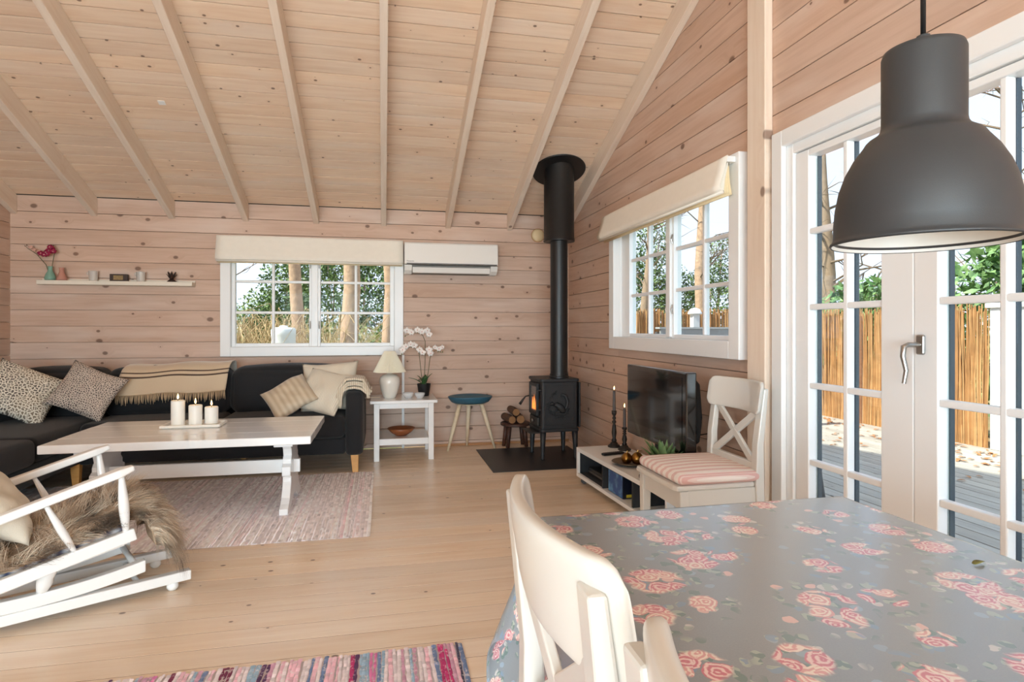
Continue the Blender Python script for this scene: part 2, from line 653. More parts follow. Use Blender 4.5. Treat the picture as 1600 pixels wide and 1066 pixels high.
# own grain direction: turn the post so its length is local x
for v in me.vertices:
    v.co = (v.co.z, v.co.y, v.co.x)
o.matrix_world = Matrix(((0, 0, 1, 0), (0, 1, 0, 0), (1, 0, 0, 0), (0, 0, 0, 1)))
import bmesh
bmx = bmesh.new(); bmx.from_mesh(me); bmesh.ops.recalc_face_normals(bmx, faces=bmx.faces); bmx.to_mesh(me); bmx.free()
tag(o, 'vertical pine post on the gable wall between the window and the doors', 'post', kind='structure')
o = MB().box(0.48, YB - 0.016, 0.0, XR, YB, 0.022).build('baseboard_back', M['trimwood'], None, bevel=0.003)
tag(o, 'narrow brown wooden strip at the foot of the back wall', 'baseboard', kind='structure')
o = MB().box(0.172, YB - 0.02, 0.0, 0.196, YB, 0.888).build('trim_2', M['white'], None, bevel=0.003)
tag(o, 'thin vertical white cable channel below the back window', 'trim', kind='structure')


# ---- windows: casing, sashes, muntins, panes
def window(name, M4, Wd, Ht, cas, proud, sashes, label, rows, hinges=True):
    """local x along the wall, y up, z into the room; 0,0 = lower outer corner of the casing"""
    w = empty(name, label=label, cat='window', kind='structure')
    w.matrix_world = M4
    cs = MB()
    f = empty  # noqa
    for nm, bx in (('casing', (0, 0, -0.0, cas, Ht, proud)), ('casing', (Wd - cas, 0, 0, Wd, Ht, proud)), ('casing', (cas, 0, 0, Wd - cas, cas, proud)), ('casing', (cas, Ht - cas, 0, Wd - cas, Ht, proud))):
        MB().box(bx[0], bx[1], bx[2], bx[3], bx[4], bx[5]).build(nm, M['white_frame'], w, bevel=0.004)
    # lining of the opening
    li = MB()
    t = 0.018
    li.box(cas - t, cas - t, -0.13, cas, Ht - cas + t, 0.0)
    li.box(Wd - cas, cas - t, -0.13, Wd - cas + t, Ht - cas + t, 0.0)
    li.box(cas, cas - t, -0.13, Wd - cas, cas, 0.0)
    li.box(cas, Ht - cas, -0.13, Wd - cas, Ht - cas + t, 0.0)
    li.build('lining', M['white_frame'], w, bevel=0.002, seg=1)
    for si, (a0, a1, z0, z1, mcol) in enumerate(sashes):
        # a0,a1,z0,z1 glass; the frame round it fills the opening
        s = MB()
        za, zb = -0.075, -0.018
        lo = cas if si == 0 else a0 - 0.045
        hi = Wd - cas if si == len(sashes) - 1 else a1 + 0.045
        bo, to = cas, Ht - cas
        s.box(lo, bo, za, a0, to, zb)
        s.box(a1, bo, za, hi, to, zb)
        s.box(a0, bo, za, a1, max(z0, bo + 0.004), zb)
        s.box(a0, z1, za, a1, to, zb)
        so = s.build('sash', M['white_frame'], w, bevel=0.004)
        for mx in mcol:
            MB().box(mx - 0.012, z0, -0.066, mx + 0.012, z1, -0.03).build('muntin', M['white_frame'], so, bevel=0.005)
        for rz in rows:
            MB().box(a0, rz - 0.012, -0.064, a1, rz + 0.012, -0.032).build('muntin', M['white_frame'], so, bevel=0.005)
        xs = [a0] + [v for mx in mcol for v in (mx - 0.012, mx + 0.012)] + [a1]
        zs = [z0] + [v for rz in rows for v in (rz - 0.012, rz + 0.012)] + [z1]
        for p in range(0, len(xs), 2):
            for q in range(0, len(zs), 2):
                MB().box(xs[p], zs[q], -0.050, xs[p + 1], zs[q + 1], -0.046).build('pane', M['glass'], so)
    return w


# back window
Wd, Ht = BW['x1'] - BW['x0'], BW['z1'] - BW['z0']
bx, bz = BW['x0'], BW['z0']
w1 = window('window_1', frame((1, 0, 0), (0, 0, 1), (bx, YB, bz)), Wd, Ht, 0.085, 0.03,
            [(-1.315 - bx, -0.675 - bx, 1.005 - bz, 1.852 - bz, [-0.992 - bx]), (-0.575 - bx, 0.062 - bx, 1.005 - bz, 1.852 - bz, [-0.255 - bx])],
            'white double window with muntins in the log back wall above the sofa', [1.287 - bz, 1.572 - bz])
MB().box(-0.655 - bx, 0.085, -0.06, -0.595 - bx, Ht - 0.085, -0.004).build('mullion', M['white_frame'], w1, bevel=0.005)
for zz in (1.14, 1.70):
    for xx in (-0.665, -0.585):
        MB().tube([(xx - bx, zz - bz, -0.016), (xx - bx, zz + 0.03 - bz, -0.008), (xx - bx, zz + 0.07 - bz, -0.016)], 0.005, 6).build('window_catch', M['metal'], w1)
# right window
Wd, Ht = RWN['y1'] - RWN['y0'], RWN['z1'] - RWN['z0']
by, bz = RWN['y1'], RWN['z0']
w2 = window('window_2', frame((0, -1, 0), (0, 0, 1), (XR, by, bz)), Wd, Ht, 0.095, 0.054,
            [(by - 4.32, by - 3.70, 1.105 - bz, 1.91 - bz, [by - 4.01]), (by - 3.60, by - 2.90, 1.105 - bz, 1.91 - bz, [by - 3.25])],
            'white double window with muntins in the gable wall above the television', [1.395 - bz, 1.665 - bz])
MB().box(by - 3.68, 0.105, -0.06, by - 3.62, Ht - 0.105, 0.0).build('mullion', M['white_frame'], w2, bevel=0.005)
for zz in (1.24, 1.70):
    for yy in (3.69, 3.61):
        MB().tube([(by - yy, zz - bz, -0.014), (by - yy, zz + 0.03 - bz, -0.004), (by - yy, zz + 0.06 - bz, -0.014)], 0.005, 6).build('window_catch', M['metal'], w2)


# ---- french doors
dr = empty('door_1', label='white glazed french doors in the gable wall behind the dining table', cat='door', kind='structure')
dr.matrix_world = frame((0, -1, 0), (0, 0, 1), (XR, DR['y1'], 0))   # local x from the far jamb towards the camera
DW, DH = DR['y1'] - DR['y0'], DR['z1']
for bxx in ((0, 0, 0, 0.075, DH, 0.028), (DW - 0.075, 0, 0, DW, DH, 0.028), (0.075, DH - 0.075, 0, DW - 0.075, DH, 0.028)):
    MB().box(*bxx).build('casing', M['white_frame'], dr, bevel=0.005)
for bxx in ((0.07, 0, -0.11, 0.118, DH - 0.07, 0.0), (DW - 0.118, 0, -0.11, DW - 0.07, DH - 0.07, 0.0), (0.118, DH - 0.118, -0.11, DW - 0.118, DH - 0.07, 0.0)):
    MB().box(*bxx).build('jamb', M['white_frame'], dr, bevel=0.004)
MB().box(0.07, -0.01, -0.11, DW - 0.07, 0.02, 0.0).build('threshold', M['metal'], dr)
Y1 = DR['y1']
mid = Y1 - 1.785
lf_w = mid - 0.122
row_z = [0.204, 0.551, 0.892, 1.2415, 1.579, 1.915]
for li_, (a0, a1) in enumerate(((0.122, mid - 0.001), (mid + 0.001, DW - 0.122))):
    f = MB()
    za, zb = -0.075, -0.012
    g0, g1 = (a0 + 0.083, a1 - 0.142) if li_ == 0 else (a0 + 0.094, a1 - 0.083)
    f.box(a0, 0.01, za, g0, DH - 0.122, zb)
    f.box(g1, 0.01, za, a1, DH - 0.122, zb)
    f.box(g0, 0.01, za, g1, row_z[0], zb)
    f.box(g0, row_z[-1], za, g1, DH - 0.122, zb)
    leaf = f.build('door_leaf', M['white_frame'], dr, bevel=0.004)
    mc = (g0 + g1) / 2 if li_ else Y1 - 2.113
    MB().box(mc - 0.012, row_z[0], -0.052, mc + 0.012, row_z[-1], -0.016).build('muntin', M['white_frame'], leaf, bevel=0.005)
    for rz in row_z[1:-1]:
        MB().box(g0, rz - 0.013, -0.05, g1, rz + 0.013, -0.017).build('muntin', M['white_frame'], leaf, bevel=0.005)
    # outer cladding bars in anthracite
    for (b0, b1) in ((g0 - 0.01, g0 + 0.006), (mc - 0.008, mc + 0.008), (g1 - 0.004, g1 + 0.01)):
        MB().box(b0, row_z[0] - 0.01, -0.077, b1, row_z[-1] + 0.01, -0.058).build('cladding_bar', M['dark_frame'], leaf)
    xs = [g0, mc - 0.012, mc + 0.012, g1]
    for p in (0, 2):
        for q in range(5):
            MB().box(xs[p], row_z[q] + 0.012, -0.056, xs[p + 1], row_z[q + 1] - 0.012, -0.052).build('pane', M['glass'], leaf)
# handle on the near leaf
hx = mid + 0.034
MB().prism([(hx - 0.016 + 0.0, 1.055), (hx + 0.016, 1.055), (hx + 0.016, 1.125), (hx - 0.016, 1.125)], -0.012, 0.0, 'z').build('handle_plate', M['metal'], dr, bevel=0.012, seg=3)
MB().tube([(hx, 1.09, -0.004), (hx, 1.09, 0.045), (hx - 0.004, 1.083, 0.06), (hx - 0.004, 1.05, 0.064), (hx + 0.004, 1.0, 0.058), (hx + 0.002, 0.955, 0.066)], [0.009, 0.009, 0.010, 0.009, 0.008, 0.007], 10).build('handle', M['metal'], dr, smooth=True)
# ---- unseen openings behind the camera, added to frame the fill lamps
for nm, M4, w_, h_, lab in (('door_2', frame((-1, 0, 0), (0, 0, 1), (XR - 0.786, YN, 0.15)), 3.6, 1.93, 'wide white framed doors, unseen, added behind the camera for fill light'),
                            ('window_3', frame((0, 1, 0), (0, 0, 1), (XL, YN + 0.32, 0.86)), 2.1, 1.16, 'white framed side window, unseen, added behind the camera for fill light')):
    q = empty(nm, label=lab, cat='door' if nm[0] == 'd' else 'window', kind='structure')
    q.matrix_world = M4
    f = MB()
    t = 0.06
    f.box(0, 0, -0.07, t, h_, 0.02).box(w_ - t, 0, -0.07, w_, h_, 0.02).box(t, 0, -0.07, w_ - t, t, 0.02).box(t, h_ - t, -0.07, w_ - t, h_, 0.02)
    for m_ in (1 / 3, 2 / 3):
        f.box(w_ * m_ - 0.03, t, -0.07, w_ * m_ + 0.03, h_ - t, 0.0)
    f.build('frame', M['white_frame'], q)
    MB().box(t, t, -0.04, w_ - t, h_ - t, -0.036).build('pane', M['glass'], q)

# ================================================================== FURNITURE
# ---- dark corner sofa
M['sofa'] = paint('charcoal_sofa_fabric', (20, 21, 25), 0.85, var=0.25, vscale=5, bump=0.25, bscale=350, sheen=0.12)
M['oak'] = pine('oiled_birch_leg', (222, 168, 100), (200, 144, 80), (170, 120, 66), knots=0.0, per=0.02)


def soft_box(name, x0, y0, z0, x1, y1, z1, r, mat, parent, puff=0.0, seg=4):
    """upholstered block with rounded edges and slightly crowned faces"""
    nx, ny, nz = 7, 7, 4
    mb = MB()
    cx, cy, cz = (x0 + x1) / 2, (y0 + y1) / 2, (z0 + z1) / 2
    hx, hy, hz = (x1 - x0) / 2, (y1 - y0) / 2, (z1 - z0) / 2

    def P(a, b, c):
        # a,b,c in -1..1 on the cube surface -> rounded box
        p = Vector((a * hx, b * hy, c * hz))
        q = Vector((max(-hx + r, min(hx - r, p.x)), max(-hy + r, min(hy - r, p.y)), max(-hz + r, min(hz - r, p.z))))
        d = p - q
        if d.length > 1e-6:
            d = d.normalized() * r
        out = q + d
        k = puff
        out.x += k * hx / max(hx, hy, hz) * a * (1 - b * b) * (1 - c * c) * (abs(a) > 0.99)
        out.y += k * b * (1 - a * a) * (1 - c * c) * (abs(b) > 0.99)
        out.z += k * c * (1 - a * a) * (1 - b * b) * (abs(c) > 0.99)
        return (cx + out.x, cy + out.y, cz + out.z)

    def lin(n, h):
        # denser samples near the rounded edges
        e = min(0.95, r / h)
        xs = [-1, -1 + e * 0.08, -1 + e * 0.3, -1 + e * 0.6, -1 + e]
        mids = list(np.linspace(-1 + e, 1 - e, n))[1:-1]
        return xs + mids + [-v for v in xs[::-1]]
    A, B, C = lin(nx, hx), lin(ny, hy), lin(nz, hz)
    for fixed in range(3):
        for sg in (-1, 1):
            U, V = ((B, C), (A, C), (A, B))[fixed]

            def fn(i, j):
                u = U[int(round(i * (len(U) - 1)))]
                v = V[int(round(j * (len(V) - 1)))]
                return P(*((sg, u, v), (u, sg, v), (u, v, sg))[fixed])
            mb.grid(fn, len(U), len(V))
    o = mb.build(name, mat, parent, smooth='all')
    import bmesh as _b
    bm = _b.new()
    bm.from_mesh(o.data)
    _b.ops.remove_doubles(bm, verts=bm.verts, dist=1e-5)
    _b.ops.recalc_face_normals(bm, faces=bm.faces)
    bm.to_mesh(o.data)
    bm.free()
    return o


sf = empty('corner_sofa', (-1.6, 5.3, 0), label='large charcoal fabric corner sofa with wooden legs along the back wall', cat='sofa')
SO = Vector((-1.6, 5.3, 0))


def sb(name, x0, y0, z0, x1, y1, z1, r, puff=0.0):
    return soft_box(name, x0 - SO.x, y0 - SO.y, z0, x1 - SO.x, y1 - SO.y, z1, r, M['sofa'], sf, puff)


sb('arm', -0.292, 4.87, 0.14, -0.158, 5.74, 0.642, 0.035, 0.006)
sb('base', -2.16, 4.895, 0.15, -0.294, 5.72, 0.275, 0.02)
sb('base', -3.03, 3.30, 0.15, -2.165, 5.72, 0.275, 0.02)
sb('back_frame', -3.03, 5.56, 0.275, -0.294, 5.735, 0.66, 0.04)
sb('back_frame', -3.04, 3.30, 0.275, -2.87, 5.55, 0.66, 0.04)
sb('seat_cushion', -1.235, 4.875, 0.278, -0.296, 5.42, 0.45, 0.045, 0.012)
sb('seat_cushion', -2.155, 4.875, 0.278, -1.24, 5.42, 0.45, 0.045, 0.012)
sb('seat_cushion', -2.86, 4.345, 0.278, -2.16, 5.42, 0.45, 0.045, 0.012)
sb('seat_cushion', -2.86, 3.32, 0.278, -2.14, 4.335, 0.45, 0.045, 0.012)
for x0, x1 in ((-1.235, -0.30), (-2.17, -1.25), (-2.84, -2.18)):
    c = sb('back_cushion', x0, 5.30, 0.44, x1, 5.58, 0.815, 0.08, 0.03)
    c.data.transform(Matrix.Translation((0, 0, 0.45)) @ Matrix.Shear('XY', 4, (0, 0.12)) @ Matrix.Translation((0, 0, -0.45))) if False else None
    for v in c.data.vertices:
        v.co.y += (v.co.z - 0.44) * 0.16 - 0.03
c = sb('back_cushion', -2.98, 3.95, 0.44, -2.72, 5.30, 0.80, 0.08, 0.03)
for lx, ly in ((-0.225, 4.935), (-2.19, 4.935), (-0.225, 5.66), (-1.2, 5.6), (-2.95, 3.40), (-2.25, 3.40)):
    lx, ly = lx - SO.x, ly - SO.y
    m = MB()
    sp = -0.012 if ly < 0.2 else 0.012
    top = [(-0.032, -0.026), (0.032, -0.026), (0.032, 0.026), (-0.032, 0.026)]
    bot = [(-0.022, -0.02), (0.022, -0.02), (0.022, 0.02), (-0.022, 0.02)]
    vs = [(lx + a, ly + b, 0.155) for a, b in top] + [(lx + a + 0.008, ly + b + sp, 0.0) for a, b in bot]
    m.add(vs, [(0, 1, 2, 3), (7, 6, 5, 4)] + [(i, i + 4, (i + 1) % 4 + 4, (i + 1) % 4) for i in range(4)])
    m.build('leg', M['oak'], sf, bevel=0.004)


# ---- cushions
def pillow(name, w, h, t, mat, loc, normal, roll, label, group=None, pinch=0.06, seed=0, sag=0.0, n=27):
    r = np.random.default_rng(seed)
    ph = r.uniform(0, 6.28, 6)
    mb = MB()
    for sg in (1, -1):
        def fn(a, b):
            u, v = a * 2 - 1, b * 2 - 1
            # edges pulled in between the corners
            ex = 1 - pinch * (1 - v * v) * 1.0
            ey = 1 - pinch * (1 - u * u) * 1.0
            x, y = u * ex * w / 2, v * ey * h / 2
            z = t / 2 * (max(0, 1 - u ** 4) * max(0, 1 - v ** 4)) ** 0.55 * (1 - 0.15 * (u * u + v * v))
            z *= 1 + 0.07 * math.sin(3 * u + 2 * v + ph[0]) + 0.05 * math.sin(5 * v - 3 * u + ph[1])
            wr = 0.006 * math.sin(9 * u + 4 * v + ph[2]) * math.sin(4 * v + ph[3])
            edge = max(abs(u), abs(v))
            z += wr * (1 - edge ** 4)
            y -= sag * (1 - u * u) * (1 + v) * 0.5
            return (x, y, sg * z + 0.008 * math.sin(4 * u + ph[4]) * edge ** 3)
        mb.grid(fn, n, n)
    o = mb.build(name, mat, None, smooth='all', fix=True)
    import bmesh as _b
    bm = _b.new()
    bm.from_mesh(o.data)
    _b.ops.remove_doubles(bm, verts=bm.verts, dist=2e-4)
    _b.ops.recalc_face_normals(bm, faces=bm.faces)
    bm.to_mesh(o.data)
    bm.free()
    nz = Vector(normal).normalized()
    up = Vector((0, 0, 1))
    x = up.cross(nz).normalized()
    y = nz.cross(x)
    Mr = Matrix(((x.x, y.x, nz.x), (x.y, y.y, nz.y), (x.z, y.z, nz.z))).to_4x4() @ Matrix.Rotation(roll, 4, 'Z')
    o.matrix_world = Matrix.Translation(loc) @ Mr
    tag(o, label, 'cushion', group)
    return o


def printed(name, dark, mid, light, scale, rough=0.85):
    """block-printed cloth: rosettes and dots"""
    m, nt, b = newmat(name)
    tc = node(nt, 'ShaderNodeTexCoord')
    v1 = node(nt, 'ShaderNodeTexVoronoi', feature='F1', voronoi_dimensions='2D')
    v1.inputs['Scale'].default_value = scale
    nt.links.new(tc.outputs['Object'], v1.inputs['Vector'])
    ring = math_(nt, 'SINE', math_(nt, 'MULTIPLY', v1.outputs['Distance'], 22.0))
    v2 = node(nt, 'ShaderNodeTexVoronoi', feature='DISTANCE_TO_EDGE', voronoi_dimensions='2D')
    v2.inputs['Scale'].default_value = scale * 2.3
    nt.links.new(tc.outputs['Object'], v2.inputs['Vector'])
    dots = step(nt, v2.outputs['Distance'], 0.05, 0.2)
    no = node(nt, 'ShaderNodeTexNoise')
    no.inputs['Scale'].default_value = 7
    nt.links.new(tc.outputs['Object'], no.inputs['Vector'])
    f = math_(nt, 'ADD', math_(nt, 'MULTIPLY', ring, 0.35), math_(nt, 'MULTIPLY', dots, 0.75))
    base = mixc(nt, step(nt, no.outputs['Fac'], 0.4, 0.65), srgb(*dark), srgb(*mid))
    c = mixc(nt, step(nt, f, 0.25, 0.75), srgb(*light), base)
    nt.links.new(c, b.inputs['Base Color'])
    b.inputs['Roughness'].default_value = rough
    return m


M['print_a'] = printed('block_print_cream', (92, 84, 76), (134, 120, 100), (232, 224, 208), 20)
M['print_b'] = printed('block_print_brown', (84, 74, 72), (112, 98, 92), (214, 200, 186), 27)
pillow('cushion', 0.47, 0.43, 0.16, M['print_a'], (-2.59, 5.03, 0.675), (0.45, -0.75, 0.55), R(-30), 'cream block-printed cushion with dark rosettes at the sofa corner', 'printed sofa cushions', seed=1, pinch=0.09)
pillow('cushion', 0.41, 0.39, 0.14, M['print_b'], (-2.185, 5.09, 0.67), (0.22, -0.8, 0.45), R(-27), 'brown and white dotted cushion beside the fringed throw', 'printed sofa cushions', seed=2, pinch=0.09)


def ribbed(name, a, b_, scale, rough=0.8, sheen=0.2):
    m, nt, b = newmat(name)
    tc = node(nt, 'ShaderNodeTexCoord')
    w = node(nt, 'ShaderNodeTexWave')
    w.inputs['Scale'].default_value = scale
    w.inputs['Distortion'].default_value = 0.6
    nt.links.new(tc.outputs['Object'], w.inputs['Vector'])
    c = mixc(nt, w.outputs['Fac'], srgb(*a), srgb(*b_))
    nt.links.new(c, b.inputs['Base Color'])
    b.inputs['Roughness'].default_value = rough
    b.inputs['Sheen Weight'].default_value = sheen
    bp = node(nt, 'ShaderNodeBump')
    bp.inputs['Strength'].default_value = 0.25
    bp.inputs['Distance'].default_value = 0.004
    nt.links.new(w.outputs['Fac'], bp.inputs['Height'])
    nt.links.new(bp.outputs[0], b.inputs['Normal'])
    return m


M['cream_rib'] = ribbed('cream_ribbed_cotton', (228, 220, 204), (208, 196, 176), 26)
M['beige_satin'] = ribbed('beige_striped_linen', (206, 190, 166), (186, 166, 140), 7, 0.55)
M['cream'] = paint('cream_linen', (222, 212, 194), 0.8, var=0.08, bump=0.2, bscale=300)
pillow('cushion', 0.47, 0.44, 0.15, M['cream'], (-0.44, 5.22, 0.655), (-0.15, -0.9, 0.38), R(4), 'plain cream linen cushion at the back of the trio by the sofa arm', 'pale cushions by the sofa arm', seed=3, pinch=0.10)
pillow('cushion', 0.41, 0.40, 0.14, M['cream_rib'], (-0.475, 5.06, 0.63), (-0.25, -0.75, 0.66), R(-12), 'white ribbed cushion in the middle of the trio by the sofa arm', 'pale cushions by the sofa arm', seed=4, pinch=0.07)
pillow('cushion', 0.36, 0.32, 0.12, M['beige_satin'], (-0.725, 5.00, 0.605), (-0.15, -0.72, 0.68), R(38), 'beige striped cushion lying in front of the other pale cushions', 'pale cushions by the sofa arm', seed=5, pinch=0.06)

# ---- fringed throw over the sofa back
th = empty('throw_blanket', (-1.64, 5.40, 0.45), label='beige wool throw with dark stripes and a fringe over the sofa back', cat='blanket')
M['throw'], nt, b = newmat('beige_wool_throw')
uvn = node(nt, 'ShaderNodeUVMap')
spx = node(nt, 'ShaderNodeSeparateXYZ')
nt.links.new(uvn.outputs[0], spx.inputs[0])
v_ = spx.outputs[1]


def band(nt, v, c, w):
    return math_(nt, 'LESS_THAN', math_(nt, 'ABSOLUTE', math_(nt, 'SUBTRACT', v, c)), w)


nz_ = node(nt, 'ShaderNodeTexNoise')
nz_.inputs['Scale'].default_value = 160
nt.links.new(uvn.outputs[0], nz_.inputs['Vector'])
cc = mixc(nt, nz_.outputs['Fac'], srgb(200, 176, 146), srgb(222, 202, 174))
cc = mixc(nt, step(nt, v_, 0.62, 0.45), cc, srgb(228, 220, 206))
st = math_(nt, 'MAXIMUM', band(nt, v_, 0.73, 0.010), band(nt, v_, 0.79, 0.010))
cc = mixc(nt, st, cc, srgb(88, 68, 56))
nt.links.new(cc, b.inputs['Base Color'])
b.inputs['Roughness'].default_value = 0.9
b.inputs['Sheen Weight'].default_value = 0.3
prof = [(0.235, 0.20), (0.215, 0.32), (0.17, 0.385), (0.09, 0.40), (0.0, 0.392), (-0.065, 0.37), (-0.112, 0.32), (-0.128, 0.265), (-0.146, 0.21), (-0.158, 0.185)]
cum = [0]
for p, q in zip(prof, prof[1:]):
    cum.append(cum[-1] + math.hypot(q[0] - p[0], q[1] - p[1]))


def along(t):
    d = t * cum[-1]
    for i in range(len(cum) - 1):
        if d <= cum[i + 1] + 1e-9:
            f = (d - cum[i]) / (cum[i + 1] - cum[i])
            return (prof[i][0] * (1 - f) + prof[i + 1][0] * f, prof[i][1] * (1 - f) + prof[i + 1][1] * f)
    return prof[-1]


def throw_pt(a, t):
    y_, z_ = along(t)
    x = -0.42 + 0.80 * a + 0.02 * math.sin(3 * t)
    lift = 0.022 * a * (1 if t < 0.6 else max(0, 1 - (t - 0.6) / 0.4)) + 0.006 * math.sin(11 * a + 3 * t)
    return (x, y_ - 0.004 * math.sin(23 * a), z_ + lift - 0.02 * (1 - a) * t)


mb = MB().grid(throw_pt, 41, 33)
o = mb.build('cloth', M['throw'], th, smooth='all', solid=0.006)
uvl = o.data.uv_layers.new(name='UVMap')
for l in o.data.loops:
    i = l.vertex_index
    uvl.data[l.index].uv = ((i // 33) / 40, (i % 33) / 32)
M['fringe'] = paint('beige_wool_fringe', (196, 170, 138), 0.9, var=0.2, vscale=40)
mb = MB()
for i in range(72):
    a = (i + 0.5) / 72
    p = Vector(throw_pt(a, 1.0))
    dx = random.uniform(-0.008, 0.008)
    L = random.uniform(0.055, 0.082)
    mb.tube([p + Vector((0, 0, 0.004)), p + Vector((dx * 0.5, -0.006, -L * 0.5)), p + Vector((dx, -0.004 + random.uniform(-0.006, 0.004), -L))], [0.0042, 0.004, 0.0018], 5)
tag(mb.build('fringe', M['fringe'], th, smooth='all'), kind='stuff')

# ---- folded throw over the sofa arm
M['throw2'] = ribbed('cream_knit_throw', (230, 220, 202), (190, 172, 146), 22, 0.9)
tb = empty('throw_blanket', (-0.225, 5.08, 0.642), label='cream knitted throw folded over the sofa arm', cat='blanket')
for k in range(4):
    off = 0.012 + 0.023 * k
    pr = [(-0.105 - 0.3 * off, -0.13 + 0.035 * k), (-0.098 - 0.5 * off, -0.05), (-0.085 - 0.4 * off, 0.0 + 0.25 * off), (-0.05 - 0.2 * off, off + 0.012), (0.0, off + 0.018), (0.05 + 0.2 * off, off + 0.008), (0.095 + 0.35 * off, -0.02 + 0.1 * off), (0.105 + 0.3 * off, -0.055 + 0.02 * k)]

    def fn(a, t, pr=pr, k=k):
        i = min(int(t * (len(pr) - 1)), len(pr) - 2)
        f = t * (len(pr) - 1) - i
        x = pr[i][0] * (1 - f) + pr[i + 1][0] * f
        z = pr[i][1] * (1 - f) + pr[i + 1][1] * f
        return (x + 0.004 * math.sin(9 * a + k), (a - 0.5) * (0.36 - 0.015 * k) + 0.006 * math.sin(5 * t + k), z + 0.004 * math.sin(7 * a + 2 * k))
    MB().grid(fn, 13, 22).build('fold', M['throw2'], tb, smooth='all', solid=0.017)

# ---- coffee table
ct = empty('coffee_table', (-1.13, 4.14, 0.0065), label='white trestle coffee table standing on the pale rag rug', cat='table')
M['white_worn'] = paint('white_worn_paint', (238, 238, 238), 0.22, var=0.03, vscale=6, coat=0.45)
for q in range(4):
    y0 = -0.425 + 0.2125 * q
    MB().box(-0.71, y0 + 0.0006, 0.452, 0.71, y0 + 0.2119, 0.50).build('plank', M['white_worn'], ct, bevel=0.0012 if q in (1, 2) else 0.006, seg=2)
out = [(-0.29, 0.0), (-0.29, 0.035), (-0.245, 0.055), (-0.205, 0.085), (-0.175, 0.13), (-0.15, 0.17), (-0.15, 0.20), (-0.185, 0.215), (-0.185, 0.27), (-0.15, 0.285), (-0.15, 0.31), (-0.125, 0.335), (-0.14, 0.375), (-0.175, 0.405), (-0.235, 0.42), (-0.235, 0.452)]
arch = [(0.235 - 0.07, 0.0), (0.12, 0.02), (0.07, 0.05), (0.0, 0.062)]
poly = out + [(-y_, z_) for y_, z_ in out[::-1]] + [(0.165, 0.0), (0.12, 0.022), (0.07, 0.05), (0.0, 0.062), (-0.07, 0.05), (-0.12, 0.022), (-0.165, 0.0)]
for sx in (-0.535, 0.535):
    MB().prism(poly, sx - 0.026, sx + 0.026, 'x').build('trestle_leg', M['white_worn'], ct, bevel=0.004)
    MB().box(sx - 0.055, -0.30, 0.418, sx + 0.055, 0.30, 0.451).build('cleat', M['white_worn'], ct, bevel=0.004)
MB().box(-0.60, -0.045, 0.205, 0.60, -0.012, 0.29).build('stretcher', M['white_worn'], ct, bevel=0.004)

# ---- tray and three candles
tr = empty('tray', (-1.205, 4.25, 0.5067), label='long white tray under the three pillar candles', cat='tray')
M['ceramic'] = paint('white_ceramic', (236, 230, 220), 0.3, coat=0.2)
rim = [(-0.175, -0.10), (0.165, -0.10), (0.19, 0.10), (-0.16, 0.10)]
MB().box(-0.165, -0.085, 0.0, 0.165, 0.085, 0.010).build('base', M['ceramic'], tr, bevel=0.004)
for bxx in ((-0.178, -0.098, 0.004, 0.178, -0.084, 0.022), (-0.178, 0.084, 0.004, 0.178, 0.098, 0.022), (-0.178, -0.084, 0.004, -0.164, 0.084, 0.022), (0.164, -0.084, 0.004, 0.178, 0.084, 0.022)):
    MB().box(*bxx).build('rim', M['ceramic'], tr, bevel=0.005)
M['wax'], nt, b = newmat('white_wax')
b.inputs['Base Color'].default_value = srgb(244, 240, 232)
b.inputs['Roughness'].default_value = 0.45
b.inputs['Subsurface Weight'].default_value = 0.15
b.inputs['Subsurface Radius'].default_value = (0.02, 0.015, 0.01)
M['wick'] = paint('black_wick', (30, 24, 20), 0.9)
M['flame'], nt, b = newmat('candle_flame')
b.inputs['Base Color'].default_value = (1, 0.6, 0.2, 1)
b.inputs['Emission Color'].default_value = (1.0, 0.62, 0.22, 1)
b.inputs['Emission Strength'].default_value = 9.0


def flame(parent, z, s=1.0, loc=(0, 0)):
    MB().lathe([(0.0005 * s, 0), (0.0045 * s, 0.006 * s), (0.0058 * s, 0.012 * s), (0.004 * s, 0.022 * s), (0.0015 * s, 0.031 * s), (0.0003, 0.036 * s)], 10, (loc[0], loc[1], z)).build('flame', M['flame'], parent, smooth='all')


for (x, y_, r_, h_, lab) in ((-1.298, 4.235, 0.041, 0.162, 'tallest white pillar candle on the tray'), (-1.194, 4.235, 0.040, 0.130, 'middle white pillar candle on the tray'), (-1.107, 4.270, 0.041, 0.112, 'shortest white pillar candle on the tray')):
    c = empty('pillar_candle', (x, y_, 0.5175), label=lab, cat='candle', group='pillar candles on the coffee table')
    MB().lathe([(r_ - 0.003, 0), (r_, 0.003), (r_, h_ - 0.004), (r_ - 0.004, h_), (r_ * 0.6, h_ - 0.002), (0.004, h_ - 0.004)], 28).build('wax_body', M['wax'], c, smooth=40)
    MB().tube([(0, 0, h_ - 0.006), (0.001, 0, h_ + 0.012)], 0.0014, 6).build('wick', M['wick'], c)
    flame(c, h_ + 0.008)


